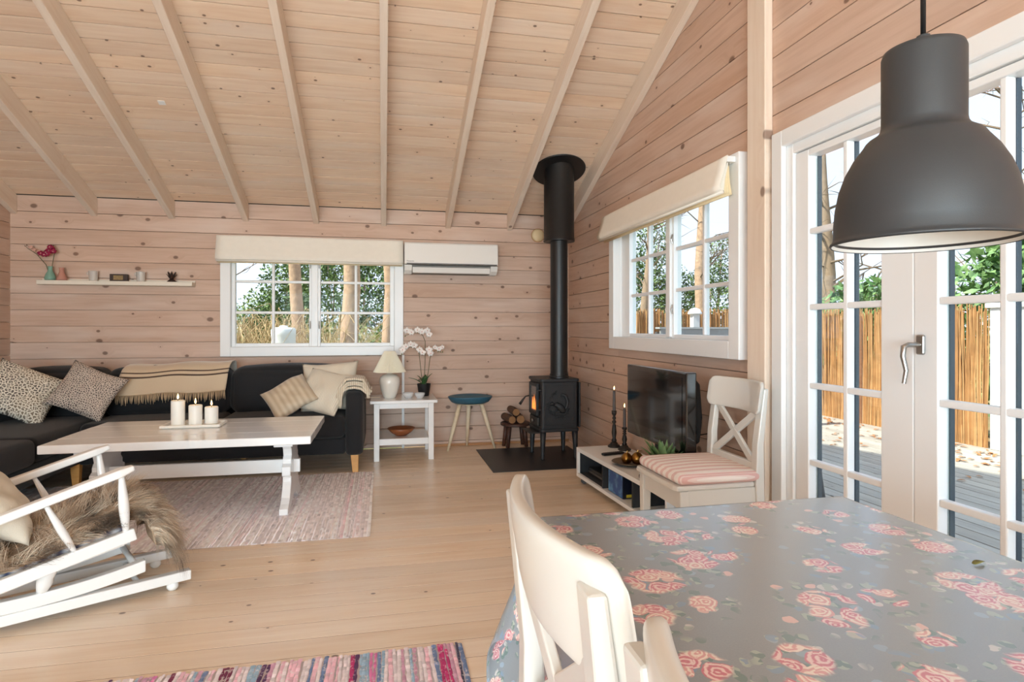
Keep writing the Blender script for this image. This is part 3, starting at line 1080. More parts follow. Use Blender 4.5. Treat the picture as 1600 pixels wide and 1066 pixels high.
# ---- rag rugs: every weft strip a ridge
def rag_rug(name, x0, x1, y0, y1, strip, palette, weights, label, jitter=0.25, seed=0, skew=0.0):
    r = np.random.default_rng(seed)
    vs, fs, cols = [], [], []
    x = x0
    ny = 40
    prev = None
    while x < x1:
        w = strip * r.uniform(0.7, 1.35)
        p = np.array(palette[r.choice(len(palette), p=np.array(weights) / sum(weights))], float)
        if prev is not None and r.random() < 0.38:
            p = prev
        prev = p
        p2 = np.array(palette[r.choice(len(palette), p=np.array(weights) / sum(weights))], float)
        cut = r.uniform(0, 1) if r.random() < 0.3 else 2
        n0 = len(vs)
        ph, am = r.uniform(0, 6.28), r.uniform(0.001, 0.004)
        e0, e1 = r.uniform(-0.008, 0.008, 2)
        h = 0.0035 * r.uniform(0.75, 1.2)
        for j in range(ny):
            t = j / (ny - 1)
            yy = y0 + e0 + (y1 + e1 - y0 - e0) * t
            sk = skew * (t - 0.5) + am * math.sin(ph + 9 * t)
            for k, (fx, fz) in enumerate(((0, 0.5), (0.22, 0.9), (0.5, 1.0), (0.78, 0.9), (1.0, 0.5))):
                vs.append((x + sk + fx * w, yy, 0.003 + h * fz + 0.0008 * math.sin(j * 1.9 + ph)))
        for j in range(ny - 1):
            col = (p if j / ny < cut else p2) * (1 + 0.05 * r.standard_normal())
            for k in range(4):
                a = n0 + j * 5 + k
                fs.append((a, a + 1, a + 6, a + 5))
                cols.append(np.clip(col, 0, 255))
        x += w
    n0 = len(vs)
    vs += [(x0 + 0.002, y0 + 0.01, 0.0005), (x1 - 0.002, y0 + 0.01, 0.0005), (x1 - 0.002, y1 - 0.01, 0.0005), (x0 + 0.002, y1 - 0.01, 0.0005)]
    vs += [(x0 + 0.002, y0 + 0.01, 0.005), (x1 - 0.002, y0 + 0.01, 0.005), (x1 - 0.002, y1 - 0.01, 0.005), (x0 + 0.002, y1 - 0.01, 0.005)]
    for f in ((3, 2, 1, 0), (4, 5, 6, 7), (0, 1, 5, 4), (1, 2, 6, 5), (2, 3, 7, 6), (3, 0, 4, 7)):
        fs.append(tuple(n0 + i for i in f))
        cols.append(np.array(palette[0], float))
    mb = MB()
    mb.v, mb.f = vs, fs
    m, nt, b = newmat(name + '_cotton')
    at = node(nt, 'ShaderNodeVertexColor', layer_name='weft')
    tc = node(nt, 'ShaderNodeTexCoord')
    no = node(nt, 'ShaderNodeTexNoise')
    no.inputs['Scale'].default_value = 90
    no.inputs['Detail'].default_value = 4
    nt.links.new(tc.outputs['Object'], no.inputs['Vector'])
    c = mixc(nt, math_(nt, 'MULTIPLY', step(nt, no.outputs['Fac'], 0.52, 0.72), 0.7), at.outputs['Color'], srgb(240, 232, 230))
    nt.links.new(c, b.inputs['Base Color'])
    b.inputs['Roughness'].default_value = 0.95
    bp = node(nt, 'ShaderNodeBump')
    bp.inputs['Strength'].default_value = 0.12
    bp.inputs['Distance'].default_value = 0.002
    nt.links.new(no.outputs['Fac'], bp.inputs['Height'])
    nt.links.new(bp.outputs[0], b.inputs['Normal'])
    o = mb.build(name, m, None, smooth='all', fix=False)
    ca = o.data.color_attributes.new('weft', 'FLOAT_COLOR', 'CORNER')
    flat = []
    for poly, c in zip(o.data.polygons, cols):
        flat += list(srgb(*c)) * poly.loop_total
    ca.data.foreach_set('color', flat)
    tag(o, label, 'rug')
    return o


rag_rug('rag_rug', -2.75, -0.078, 3.372, 4.885, 0.014, [(240, 230, 231), (247, 241, 241), (222, 212, 215), (243, 226, 230), (250, 246, 245), (230, 222, 226), (240, 212, 219)], [5, 5, 2, 3, 3, 3, 0.8], 'pale pink and grey rag rug under the coffee table', seed=3, skew=0.0)
rag_rug('rag_rug', -1.15, 0.275, 1.42, 2.165, 0.013, [(226, 214, 218), (196, 150, 172), (120, 48, 78), (110, 130, 168), (212, 120, 168), (92, 56, 96), (150, 178, 200), (232, 186, 200), (186, 52, 112), (66, 62, 86)], [6, 3, 2.2, 2.2, 1.6, 1.6, 1.6, 3, 0.8, 0.8], 'colourful pink, plum and blue striped rag rug in the foreground', seed=8)

# ---- white platform rocking chair (x forward, y to its left)
RC = empty('rocking_chair', (-1.128, 2.935, 0), R(30), label='white turned wooden rocking chair draped with a sheepskin', cat='rocking chair')
M['chair_white'] = paint('white_chair_enamel', (236, 236, 235), 0.25, coat=0.3)
CW = M['chair_white']
for s in (-1, 1):
    y_ = 0.165 * s
    # base rail with ball feet
    MB().box(-0.95, y_ - 0.021, 0.034, 0.235, y_ + 0.021, 0.076).build('base_rail', CW, RC, bevel=0.005)
    for fx in (0.165, -0.88):
        MB().lathe([(0.004, 0.0), (0.016, 0.003), (0.024, 0.014), (0.024, 0.026), (0.018, 0.036)], 14, (fx, y_, 0)).build('ball_foot', CW, RC, smooth='all')
    # curved rocker lying on the base rail
    top, bot = [], []
    for i in range(21):
        x = -0.95 + 1.01 * i / 20
        z = 0.0765 + 0.24 * (x + 0.34) ** 2
        bot.append((x, z))
        top.append((x, z + 0.05))
    MB().prism(bot + top[::-1], y_ - 0.02, y_ + 0.02, 'y').build('rocker', CW, RC, bevel=0.004)
    # turned props from the rocker up to the seat rail
    for px, pz0, pz1 in ((-0.27, 0.122, 0.235), (-0.50, 0.128, 0.185)):
        a, b_ = Vector((px - 0.02, y_, pz0)), Vector((px + 0.015, y_ + 0.045 * s, pz1 + 0.02))
        n = 9
        pts = [a.lerp(b_, i / (n - 1)) for i in range(n)]
        MB().tube(pts, [0.015, 0.021, 0.026, 0.028, 0.024, 0.028, 0.026, 0.02, 0.014], 14).build('turned_prop', CW, RC, smooth='all')
    # seat rail, reclined
    MB().bar((-0.52, 0.248 * s, 0.185), (0.01, 0.248 * s, 0.307), 0.034, 0.05).build('seat_rail', CW, RC, bevel=0.006)
    MB().bar((-0.50, 0.185 * s, 0.165), (-0.02, 0.185 * s, 0.265), 0.03, 0.035).build('seat_rail', CW, RC, bevel=0.006)
    # arm with its spindles
    ya = 0.285 * s
    m = MB()
    n = 12
    pa, pb = Vector((-0.60, ya, 0.405)), Vector((0.0, ya, 0.585))
    for i in range(n + 1):
        t = i / n
        p = pa.lerp(pb, t)
        w = 0.024 + 0.010 * max(0, (t - 0.7) / 0.3)
        w *= 1 if i < n else 0.6
        h = 0.016 if i < n else 0.010
        up = Vector((-0.28, 0, 0.96))
        ring = [p + Vector((0, -w, 0)) + up * h, p + Vector((0, w, 0)) + up * h, p + Vector((0, w, 0)) - up * h, p + Vector((0, -w, 0)) - up * h]
        m.v += [tuple(q) for q in ring]
    m.f = [(0, 1, 2, 3), (n * 4 + 3, n * 4 + 2, n * 4 + 1, n * 4)] + [(i * 4 + k, (i + 1) * 4 + k, (i + 1) * 4 + (k + 1) % 4, i * 4 + (k + 1) % 4) for i in range(n) for k in range(4)]
    m.build('arm', CW, RC, bevel=0.008, seg=3)
    for ax, tz, bx_, bz, rr in ((-0.045, 0.565, -0.02, 0.30, 0.017), (-0.285, 0.49, -0.185, 0.265, 0.013), (-0.52, 0.42, -0.44, 0.20, 0.020)):
        a, b_ = Vector((ax, ya, tz)), Vector((bx_, 0.245 * s, bz))
        n2 = 9
        pts = [a.lerp(b_, i / (n2 - 1)) for i in range(n2)]
        MB().tube(pts, [rr * f for f in (0.6, 0.72, 0.9, 1.05, 1.15, 1.1, 0.95, 0.75, 0.6)], 12).build('spindle', CW, RC, smooth='all')
    # tall back post, leaning out of the picture
    MB().tube([(-0.47, 0.235 * s, 0.18), (-0.60, 0.25 * s, 0.45), (-0.80, 0.25 * s, 0.98)], [0.020, 0.020, 0.014], 12).build('back_post', CW, RC, smooth='all')
for x, z in ((-0.40, 0.195), (-0.02, 0.283)):
    MB().tube([(x, -0.235, z), (x, 0.235, z)], 0.012, 10).build('cross_rung', CW, RC, smooth='all')
for x in (0.04, -0.72):
    MB().tube([(x, -0.165, 0.055), (x, 0.165, 0.055)], 0.011, 10).build('cross_rung', CW, RC, smooth='all')
MB().tube([(0.03, -0.165, 0.136), (0.03, 0.165, 0.136)], 0.013, 10).build('cross_rung', CW, RC, smooth='all')
for k in range(5):
    MB().tube([(-0.50 - 0.06 * 0 , -0.16 + 0.08 * k, 0.22), (-0.80, -0.16 + 0.08 * k, 0.94)], 0.009, 8).build('back_spindle', CW, RC, smooth='all')
MB().bar((-0.80, -0.27, 0.96), (-0.80, 0.27, 0.96), 0.03, 0.09).build('crest_rail', CW, RC, bevel=0.01)
M['blue_stripe'] = ribbed('blue_striped_seat_pad', (206, 206, 210), (60, 66, 96), 6)
MB().bar((-0.47, 0, 0.218), (-0.01, 0, 0.318), 0.42, 0.035).build('seat_pad', M['blue_stripe'], RC, bevel=0.012, seg=3)

# ---- sheepskin over the seat
SK = empty('sheepskin', (-1.128, 2.935, 0), R(30), label='shaggy brown and cream sheepskin draped over the rocking chair seat', cat='sheepskin')
M['fur'], nt, b = newmat('sheepskin_wool')
tc = node(nt, 'ShaderNodeTexCoord')
n1 = node(nt, 'ShaderNodeTexNoise')
n1.inputs['Scale'].default_value = 5.5
n1.inputs['Detail'].default_value = 2
nt.links.new(tc.outputs['Object'], n1.inputs['Vector'])
at = node(nt, 'ShaderNodeVertexColor', layer_name='strand')
sr = node(nt, 'ShaderNodeSeparateColor')
nt.links.new(at.outputs['Color'], sr.inputs[0])
c = mixc(nt, sr.outputs[0], srgb(176, 148, 122), srgb(234, 218, 196))
c = mixc(nt, math_(nt, 'MULTIPLY', step(nt, n1.outputs['Fac'], 0.50, 0.62), 0.85), c, srgb(74, 56, 44))
c = mixc(nt, math_(nt, 'MULTIPLY', sr.outputs[1], 0.55), c, srgb(112, 84, 66))
nt.links.new(c, b.inputs['Base Color'])
b.inputs['Roughness'].default_value = 0.75
sk_path = [(-0.56, 0.36), (-0.50, 0.275), (-0.40, 0.272), (-0.25, 0.315), (-0.10, 0.352), (-0.005, 0.375), (0.055, 0.352), (0.088, 0.30), (0.097, 0.245)]


def sk_pt(a, t):
    i = min(int(t * (len(sk_path) - 1)), len(sk_path) - 2)
    f = t * (len(sk_path) - 1) - i
    x = sk_path[i][0] * (1 - f) + sk_path[i + 1][0] * f
    z = sk_path[i][1] * (1 - f) + sk_path[i + 1][1] * f
    u = a * 2 - 1
    hw = 0.205 + 0.015 * math.sin(5 * t + 1)
    z -= 0.02 * max(0, abs(u) - 0.72) / 0.28 if t < 0.72 else 0.0
    z += 0.012 * math.sin(4 * u + 6 * t) + 0.02 * (1 - u * u)
    if t > 0.8:
        z -= 0.03 * u * u
    return Vector((x + 0.01 * math.sin(3 * u), u * hw, z))


MB().grid(lambda a, t: tuple(sk_pt(a, t)), 25, 41).build('hide', paint('sheepskin_hide', (170, 146, 122), 0.9, var=0.3, vscale=9), SK, smooth='all', solid=0.008)
vs, fs, cs = [], [], []
r = np.random.default_rng(5)
DOWN = Vector((0, 0, -1))
for q in range(680):                       # locks of wool, each some thirty strands that close towards the tip
    a, t = r.random(), r.random() ** 0.85
    if q % 3 == 0:
        t = 0.66 + 0.34 * r.random()
    if q % 7 == 0:
        a = 0.03 * r.random() if r.random() < 0.6 else 1 - 0.03 * r.random()
    p = sk_pt(a, t)
    da = sk_pt(min(1, a + 0.02), t) - sk_pt(max(0, a - 0.02), t)
    dt = sk_pt(a, min(1, t + 0.02)) - sk_pt(a, max(0, t - 0.02))
    nrm = da.cross(dt)
    if (nrm.z < 0 and t < 0.75) or (nrm.x < 0 and t >= 0.75):
        nrm = -nrm
    nrm.normalize()
    u = a * 2 - 1
    edge = max(0.20 * max(0, abs(u) - 0.55) / 0.45, max(0, t - 0.62) / 0.38)
    flow = Vector((0.55, math.copysign(min(1, abs(u) ** 2 * 1.5), u) * 0.30, 0)) if t > 0.35 else Vector((0.35, 0.3 * u, 0))
    d0 = (nrm * (0.55 - 0.2 * edge) + flow * 0.75 + Vector(r.normal(0, 0.22, 3))).normalized()
    L = r.uniform(0.075, 0.12) * (1 + 1.15 * edge)
    grav = 0.10 + 0.42 * edge + 0.1 * r.random()
    curl, ph = r.uniform(0.004, 0.012), r.uniform(0, 6.28)
    tone, dark = r.random(), r.random()
    for k2 in range(30):
        aa = min(1, max(0, a + r.normal(0, 0.028)))
        tt = min(1, max(0, t + r.normal(0, 0.022)))
        cur = sk_pt(aa, tt)
        rel = cur - p
        dirv = (d0 + Vector(r.normal(0, 0.07, 3))).normalized()
        l2 = L * r.uniform(0.75, 1.12)
        side = dirv.cross(Vector(r.normal(0, 1, 3))).normalized()
        sw = dirv.cross(Vector((0, 0, 1)))
        w0 = r.uniform(0.0006, 0.0012)
        n0 = len(vs)
        seg = 6
        base_z = cur.z
        for k in range(seg + 1):
            f = k / seg
            w = w0 * (1 - 0.75 * f)
            pos = cur - rel * (0.65 * f * f) + sw * (curl * math.sin(ph + 5.0 * f) * f)
            if edge < 0.25:
                pos = Vector((pos.x, pos.y, max(pos.z, base_z + 0.004 + 0.012 * f)))
            vs.append(tuple(pos - side * w))
            vs.append(tuple(pos + side * w))
            cur = cur + dirv * (l2 / seg)
            dirv = (dirv + DOWN * grav).normalized()
        c0 = min(1, max(0, tone + r.normal(0, 0.12)))
        for k in range(seg):
            fs.append((n0 + 2 * k, n0 + 2 * k + 1, n0 + 2 * k + 3, n0 + 2 * k + 2))
            cs += [c0, min(1.0, max(0.0, (k / seg - 0.4) * 1.4) * (0.35 + 0.9 * dark * edge)), 0, 1] * 4
mb = MB()
mb.v, mb.f = vs, fs
o = mb.build('wool', M['fur'], SK, smooth='all', fix=False)
o.data.color_attributes.new('strand', 'FLOAT_COLOR', 'CORNER').data.foreach_set('color', cs)
tag(o, kind='stuff')
pc_ = pillow('cushion', 0.36, 0.34, 0.13, M['cream'], (-1.48, 2.70, 0.475), (0.75, 0.30, 0.60), R(8), 'cream cushion on the rocking chair at the left edge', seed=9)

# ---- white side table by the sofa
st_ = empty('side_table', (0.175, 5.49, 0), label='small white wooden side table with a lower shelf beside the sofa arm', cat='table')
MB().box(-0.287, -0.265, 0.495, 0.287, 0.265, 0.522).build('table_top', M['white_worn'], st_, bevel=0.006)
for sx in (-1, 1):
    for sy in (-1, 1):
        MB().box(sx * 0.232 - 0.023, sy * 0.217 - 0.023, 0.0, sx * 0.232 + 0.023, sy * 0.217 + 0.023, 0.495).build('leg', M['white_worn'], st_, bevel=0.003)
for sy in (-1, 1):
    MB().box(-0.209, sy * 0.222 - 0.009, 0.45, 0.209, sy * 0.222 + 0.009, 0.495).build('apron', M['white_worn'], st_, bevel=0.002)
for sx in (-1, 1):
    MB().box(sx * 0.237 - 0.009, -0.194, 0.45, sx * 0.237 + 0.009, 0.194, 0.495).build('apron', M['white_worn'], st_, bevel=0.002)
MB().box(-0.209, -0.23, 0.135, 0.209, 0.23, 0.19).build('shelf', M['white_worn'], st_, bevel=0.003)

# ---- table lamp
tl = empty('table_lamp', (0.055, 5.45, 0.522), label='white ceramic table lamp with a pleated cream shade', cat='lamp')
MB().lathe([(0.045, 0), (0.052, 0.004), (0.066, 0.04), (0.080, 0.085), (0.088, 0.125), (0.090, 0.155), (0.082, 0.185), (0.062, 0.205), (0.035, 0.214), (0.02, 0.218), (0.012, 0.235), (0.011, 0.27)], 32).build('base', M['ceramic'], tl, smooth='all')
M['shade'], nt, b = newmat('pleated_cream_shade')
b.inputs['Base Color'].default_value = srgb(240, 232, 212)
b.inputs['Roughness'].default_value = 0.8
b.inputs['Subsurface Weight'].default_value = 0.1
np_ = 144


def shade_pt(a, t):
    ang = 2 * math.pi * a
    rr = 0.140 * (1 - t) + 0.047 * t
    k = int(round(a * np_))
    rr += (0.0035 if k % 2 else -0.0035) * (1 - 0.6 * t)
    return (rr * math.cos(ang), rr * math.sin(ang), 0.232 + 0.185 * t)


MB().grid(shade_pt, np_, 4, wrap=True).build('lamp_shade', M['shade'], tl, solid=0.002)
MB().tube([(-0.08, 0.03, 0.006), (-0.15, 0.02, 0.006), (-0.225, -0.02, 0.006), (-0.240, -0.08, 0.0), (-0.243, -0.12, -0.06), (-0.240, -0.13, -0.22), (-0.232, -0.10, -0.34), (-0.213, 0.0, -0.42), (-0.21, 0.26, -0.45)], 0.0035, 6).build('cord', M['cream'], tl, smooth='all')

# ---- white orchid
orc = empty('orchid', (0.365, 5.56, 0.522), label='white phalaenopsis orchid in a black pot on the side table', cat='plant')
M['pot'] = paint('black_plant_pot', (24, 24, 26), 0.4)
M['leaf'] = paint('orchid_leaf', (58, 92, 48), 0.4, var=0.2)
M['stem'] = paint('orchid_stem', (96, 92, 62), 0.6)
M['petal'] = paint('white_petal', (246, 240, 236), 0.6)
M['lip'] = paint('orchid_lip', (222, 178, 168), 0.6)
M['bud'] = paint('orchid_bud', (120, 124, 84), 0.6)
MB().lathe([(0.045, 0), (0.047, 0.003), (0.062, 0.105), (0.064, 0.112), (0.058, 0.112), (0.054, 0.095), (0.01, 0.092)], 24).build('pot', M['pot'], orc, smooth=40)


def blade(mb, base, tip, width, droop=0.02, fold=0.2, n=8):
    base, tip = Vector(base), Vector(tip)
    d = tip - base
    side = d.cross(Vector((0, 0, 1)))
    if side.length < 1e-4:
        side = Vector((1, 0, 0))
    side.normalize()
    up = side.cross(d).normalized()
    vs = []
    for i in range(n + 1):
        t = i / n
        w = width * math.sin(math.pi * (0.08 + 0.92 * t) ** 0.75) * 0.5 + 0.001
        p = base + d * t - up * 0 + Vector((0, 0, droop * math.sin(math.pi * t)))
        vs += [p - side * w + up * w * fold, p, p + side * w + up * w * fold]
    fs = []
    for i in range(n):
        for k in (0, 1):
            a = i * 3 + k
            fs.append((a, a + 1, a + 4, a + 3))
    mb.add(vs, fs)


for tip, w in (((-0.14, -0.03, 0.17), 0.035), ((-0.06, 0.02, 0.185), 0.04), ((0.075, -0.01, 0.205), 0.06), ((0.03, -0.05, 0.18), 0.05), ((0.02, 0.05, 0.19), 0.05)):
    m = MB()
    blade(m, (0, 0, 0.095), tip, w, 0.015)
    m.build('leaf', M['leaf'], orc, smooth='all', solid=0.003)


def blossom(parent, p, facing, s=0.034):
    f = Vector(facing).normalized()
    x = Vector((0, 0, 1)).cross(f).normalized()
    y_ = f.cross(x)
    m = MB()
    for k, (ang, w, l) in enumerate(((90, 0.75, 1.0), (10, 1.25, 1.05), (170, 1.25, 1.05), (235, 0.7, 0.95), (305, 0.7, 0.95))):
        a = R(ang)
        dv = x * math.cos(a) + y_ * math.sin(a)
        sv = f.cross(dv)
        vs = []
        n = 5
        for i in range(n + 1):
            t = i / n
            ww = s * 0.42 * w * math.sin(math.pi * min(1, 0.12 + 0.88 * t)) ** 0.7 + 0.0006
            pp = Vector(p) + dv * s * l * t + f * (0.006 * math.sin(math.pi * t) - 0.004 * t)
            vs += [pp - sv * ww, pp + f * 0.002, pp + sv * ww]
        m.add(vs, [(i * 3 + q, i * 3 + q + 1, i * 3 + q + 4, i * 3 + q + 3) for i in range(n) for q in (0, 1)])
    o = m.build('flower', M['petal'], parent, smooth='all', solid=0.001)
    MB().lathe([(0.001, -0.004), (0.005, 0.0), (0.006, 0.004), (0.003, 0.009), (0.0005, 0.012)], 8, M=frame(x, y_, Vector(p))).build('lip', M['lip'], o, smooth='all')
    return o


stems = [
    ([(-0.01, 0, 0.09), (-0.03, -0.01, 0.25), (-0.045, -0.01, 0.40), (-0.075, -0.01, 0.44), (-0.13, -0.02, 0.45), (-0.185, -0.03, 0.43), (-0.205, -0.03, 0.40)], 3),
    ([(0.0, 0, 0.09), (0.01, 0, 0.30), (0.012, 0, 0.50), (-0.01, 0, 0.555), (-0.05, 0, 0.58), (-0.12, -0.01, 0.575), (-0.165, -0.01, 0.555)], 3),
    ([(0.015, 0, 0.09), (0.04, 0, 0.22), (0.055, 0, 0.34), (0.075, 0, 0.40), (0.11, 0, 0.415), (0.16, 0, 0.42)], 3)]
fl_pos = [(-0.195, -0.03, 0.425), (-0.165, -0.035, 0.455), (-0.12, -0.03, 0.475), (-0.09, -0.03, 0.465), (-0.04, -0.03, 0.425), (-0.015, -0.03, 0.40),
          (-0.155, -0.03, 0.60), (-0.115, -0.03, 0.585), (-0.06, -0.03, 0.605), (-0.02, -0.03, 0.59), (0.03, -0.03, 0.60), (0.045, -0.03, 0.565),
          (0.045, -0.03, 0.425), (0.06, -0.03, 0.39), (0.10, -0.03, 0.445), (0.135, -0.03, 0.43), (0.165, -0.03, 0.445)]
for pts, n in stems:
    MB().tube(pts, [0.0035] * (len(pts) - 2) + [0.0025, 0.0015], 6).build('stem', M['stem'], orc, smooth='all')
for i, p in enumerate(fl_pos):
    blossom(orc, p, (math.sin(i * 2.1) * 0.5 - 0.1, -1, 0.15 * math.cos(i * 1.7)), 0.034 if i < 14 else 0.026)
for p in ((-0.20, -0.03, 0.385), (-0.17, -0.01, 0.55), (0.13, -0.01, 0.405), (0.15, -0.01, 0.404), (0.17, -0.01, 0.402)):
    MB().lathe([(0.0005, -0.008), (0.005, -0.003), (0.006, 0.003), (0.0005, 0.010)], 8, p).build('bud', M['bud'], orc, smooth='all')

# ---- small things on and under the side table
M['clear'], nt, b = newmat('clear_glass')
b.inputs['Base Color'].default_value = srgb(246, 248, 250)
b.inputs['Roughness'].default_value = 0.03
b.inputs['Transmission Weight'].default_value = 0.9
b.inputs['IOR'].default_value = 1.3
M['pressed'], nt, b = newmat('pressed_clear_glass')
b.inputs['Base Color'].default_value = srgb(240, 243, 246)
b.inputs['Roughness'].default_value = 0.12
b.inputs['Alpha'].default_value = 0.42
for x, y_, s, lab in ((0.215, 5.385, 1.0, 'small clear glass bowl next to the white lamp base'), (0.315, 5.37, 0.95, 'small clear glass bowl in front of the black orchid pot')):
    pr = [(0.024 * s, 0), (0.028 * s, 0.003), (0.045 * s, 0.030 * s), (0.050 * s, 0.050 * s), (0.047 * s, 0.050 * s), (0.040 * s, 0.030 * s), (0.020 * s, 0.007), (0.001, 0.006)]
    bb = MB().lathe(pr, 24).build('glass_bowl', M['pressed'], None, smooth='all')
    bb.location = (x, y_, 0.522)
    tag(bb, lab, 'bowl', 'glass bowls on the side table')
wbm = pine('turned_teak', (168, 100, 58), (128, 70, 38), (90, 50, 30), rough=0.4, knots=0.0)
bb = MB().lathe([(0.045, 0), (0.05, 0.003), (0.09, 0.030), (0.122, 0.066), (0.118, 0.068), (0.085, 0.036), (0.045, 0.010), (0.001, 0.008)], 32).build('wooden_bowl', wbm, None, smooth='all')
bb.location = (0.155, 5.42, 0.19)
tag(bb, 'brown turned wooden bowl on the lower shelf of the side table', 'bowl')

# ---- three-legged stool with a blue seat
sl = empty('stool', (0.80, 5.62, 0), label='three-legged stool with a dished blue seat beside the stove', cat='stool')
M['blue'] = paint('petrol_blue_paint', (52, 98, 120), 0.45, var=0.18, vscale=9)
M['birch'] = pine('pale_birch', (232, 216, 188), (216, 196, 164), (190, 160, 120), knots=0.0, per=0.02)


def seat_pt(a, t):
    ang = 2 * math.pi * a
    # rounded triangle, dished
    tri = 1.0 + 0.05 * math.cos(3 * (ang - R(90)))
    prof = [(0.02, 0.478), (0.10, 0.480), (0.165, 0.492), (0.198, 0.506), (0.207, 0.503), (0.203, 0.488), (0.175, 0.452), (0.150, 0.440), (0.02, 0.438)]
    i = min(int(t * 8), 7)
    f = t * 8 - i
    rr = prof[i][0] * (1 - f) + prof[i + 1][0] * f
    z = prof[i][1] * (1 - f) + prof[i + 1][1] * f
    return (rr * tri * math.cos(ang), rr * tri * 0.86 * math.sin(ang), z)


MB().grid(seat_pt, 40, 17, wrap=True).build('seat', M['blue'], sl, smooth='all')
MB().lathe([(0.001, 0.431), (0.14, 0.431), (0.145, 0.437), (0.001, 0.4385)], 28).build('seat_base', M['birch'], sl)
for (tx, ty), (bx_, by_) in (((-0.10, -0.035), (-0.215, -0.055)), ((0.105, -0.03), (0.235, -0.03)), ((0.0, 0.07), (-0.005, 0.17))):
    MB().tube([(tx, ty, 0.433), ((tx + bx_) / 2, (ty + by_) / 2, 0.22), (bx_, by_, 0.0)], [0.021, 0.019, 0.011], 12).build('leg', M['birch'], sl, smooth='all')

# ---- stove on its steel plate
pl = MB().box(0.85, 4.66, 0.0005, 1.74, 5.56, 0.006).build('hearth_plate', paint('dark_steel_plate', (52, 54, 58), 0.42, metal=0.3, var=0.12, vscale=6), None)
tag(pl, 'dark steel floor plate under the wood stove', 'floor plate')
sv = empty('wood_stove', (1.49, 5.17, 0.006), R(2), label='black cast iron wood stove on legs with a relief side and a flue', cat='stove')
IR = M['iron']
bw, bd = 0.165, 0.185   # half length along x, half width along y


def ring_box(z0, z1, hx, hy, r=0.03):
    pts = []
    for cx_, cy_, a0 in ((hx - r, hy - r, 0), (-hx + r, hy - r, 90), (-hx + r, -hy + r, 180), (hx - r, -hy + r, 270)):
        for k in range(5):
            a = R(a0 + 22.5 * k)
            pts.append((cx_ + r * math.cos(a), cy_ + r * math.sin(a)))
    return MB().prism(pts, z0, z1, 'z')


ring_box(0.265, 0.672, bw, bd, 0.02).build('firebox', IR, sv, bevel=0.004)
ring_box(0.672, 0.70, bw + 0.014, bd + 0.014, 0.03).build('top_plate', IR, sv, bevel=0.006)
ring_box(0.240, 0.268, bw + 0.012, bd + 0.012, 0.03).build('bottom_plate', IR, sv, bevel=0.006)
MB().box(bw + 0.015, -bd + 0.01, 0.27, bw + 0.03, bd - 0.01, 0.665).build('heat_shield', IR, sv, bevel=0.003)
for sx in (-1, 1):
    for sy in (-1, 1):
        x, y_ = sx * (bw - 0.02), sy * (bd - 0.025)
        MB().tube([(x, y_, 0.245), (x + 0.004 * sx, y_ + 0.004 * sy, 0.13), (x + 0.006 * sx, y_ + 0.006 * sy, 0.012), (x + 0.006 * sx, y_ + 0.006 * sy, 0.0)], [0.028, 0.022, 0.017, 0.020], 12).build('leg', IR, sv, smooth='all')
# raised frame and running-animal relief on the visible side
sidey = -bd - 0.001
rel = MB()
for bxx in ((-0.135, -0.129, 0.30, 0.64), (0.129, 0.135, 0.30, 0.64)):
    rel.box(bxx[0], sidey - 0.004, bxx[2], bxx[1], sidey + 0.002, bxx[3])
rel.box(-0.135, sidey - 0.004, 0.294, 0.135, sidey + 0.002, 0.30).box(-0.135, sidey - 0.004, 0.64, 0.135, sidey + 0.002, 0.646)
rel.build('side_moulding', IR, sv)


def relief_tube(pts, rad, n=8):
    return MB().tube([(x, sidey - 0.001, z) for x, z in pts], rad, n)


def flat_relief(m, pts, rads):
    m.tube([(x, sidey - 0.003, z) for x, z in pts], [q * 0.9 for q in rads], 8)


rm = MB()
flat_relief(rm, [(-0.055, 0.475), (-0.03, 0.475), (0.0, 0.455), (0.025, 0.425), (0.04, 0.405)], [0.014, 0.026, 0.034, 0.034, 0.014])          # body
flat_relief(rm, [(-0.055, 0.478), (-0.075, 0.488), (-0.092, 0.478)], [0.014, 0.018, 0.006])                                # head
flat_relief(rm, [(-0.066, 0.478), (-0.07, 0.497)], [0.006, 0.002])                                                       # ear
flat_relief(rm, [(0.03, 0.425), (0.06, 0.45), (0.07, 0.50), (0.05, 0.55), (0.02, 0.565), (0.005, 0.545)], [0.010, 0.014, 0.018, 0.017, 0.012, 0.005])  # tail
flat_relief(rm, [(-0.03, 0.45), (-0.05, 0.43), (-0.075, 0.425)], [0.010, 0.007, 0.004])
flat_relief(rm, [(0.01, 0.44), (-0.01, 0.415), (-0.04, 0.412)], [0.014, 0.008, 0.005])
rm.build('animal_relief', IR, sv, smooth='all')
lm = MB()
r = np.random.default_rng(4)
flat_relief(lm, [(0.085, 0.44), (0.07, 0.405), (0.03, 0.385), (-0.03, 0.38), (-0.08, 0.395), (-0.10, 0.44), (-0.10, 0.50), (-0.08, 0.55), (-0.04, 0.585)], [0.004] * 9)
for k in range(70):
    a = R(r.uniform(95, 330))
    rr = r.uniform(0.085, 0.118)
    x, z = rr * math.cos(a) * 0.95 + 0.0, 0.475 + rr * math.sin(a)
    a2 = a + r.uniform(-1, 1)
    flat_relief(lm, [(x, z), (x + 0.007 * math.cos(a2), z + 0.007 * math.sin(a2)), (x + 0.014 * math.cos(a2), z + 0.014 * math.sin(a2))], [0.002, 0.005, 0.001])
lm.build('foliage_relief', IR, sv, smooth='all')
M['fire'] = paint('log_fire', (255, 140, 40), 0.8, emit=(255, 130, 40), es=2.2)
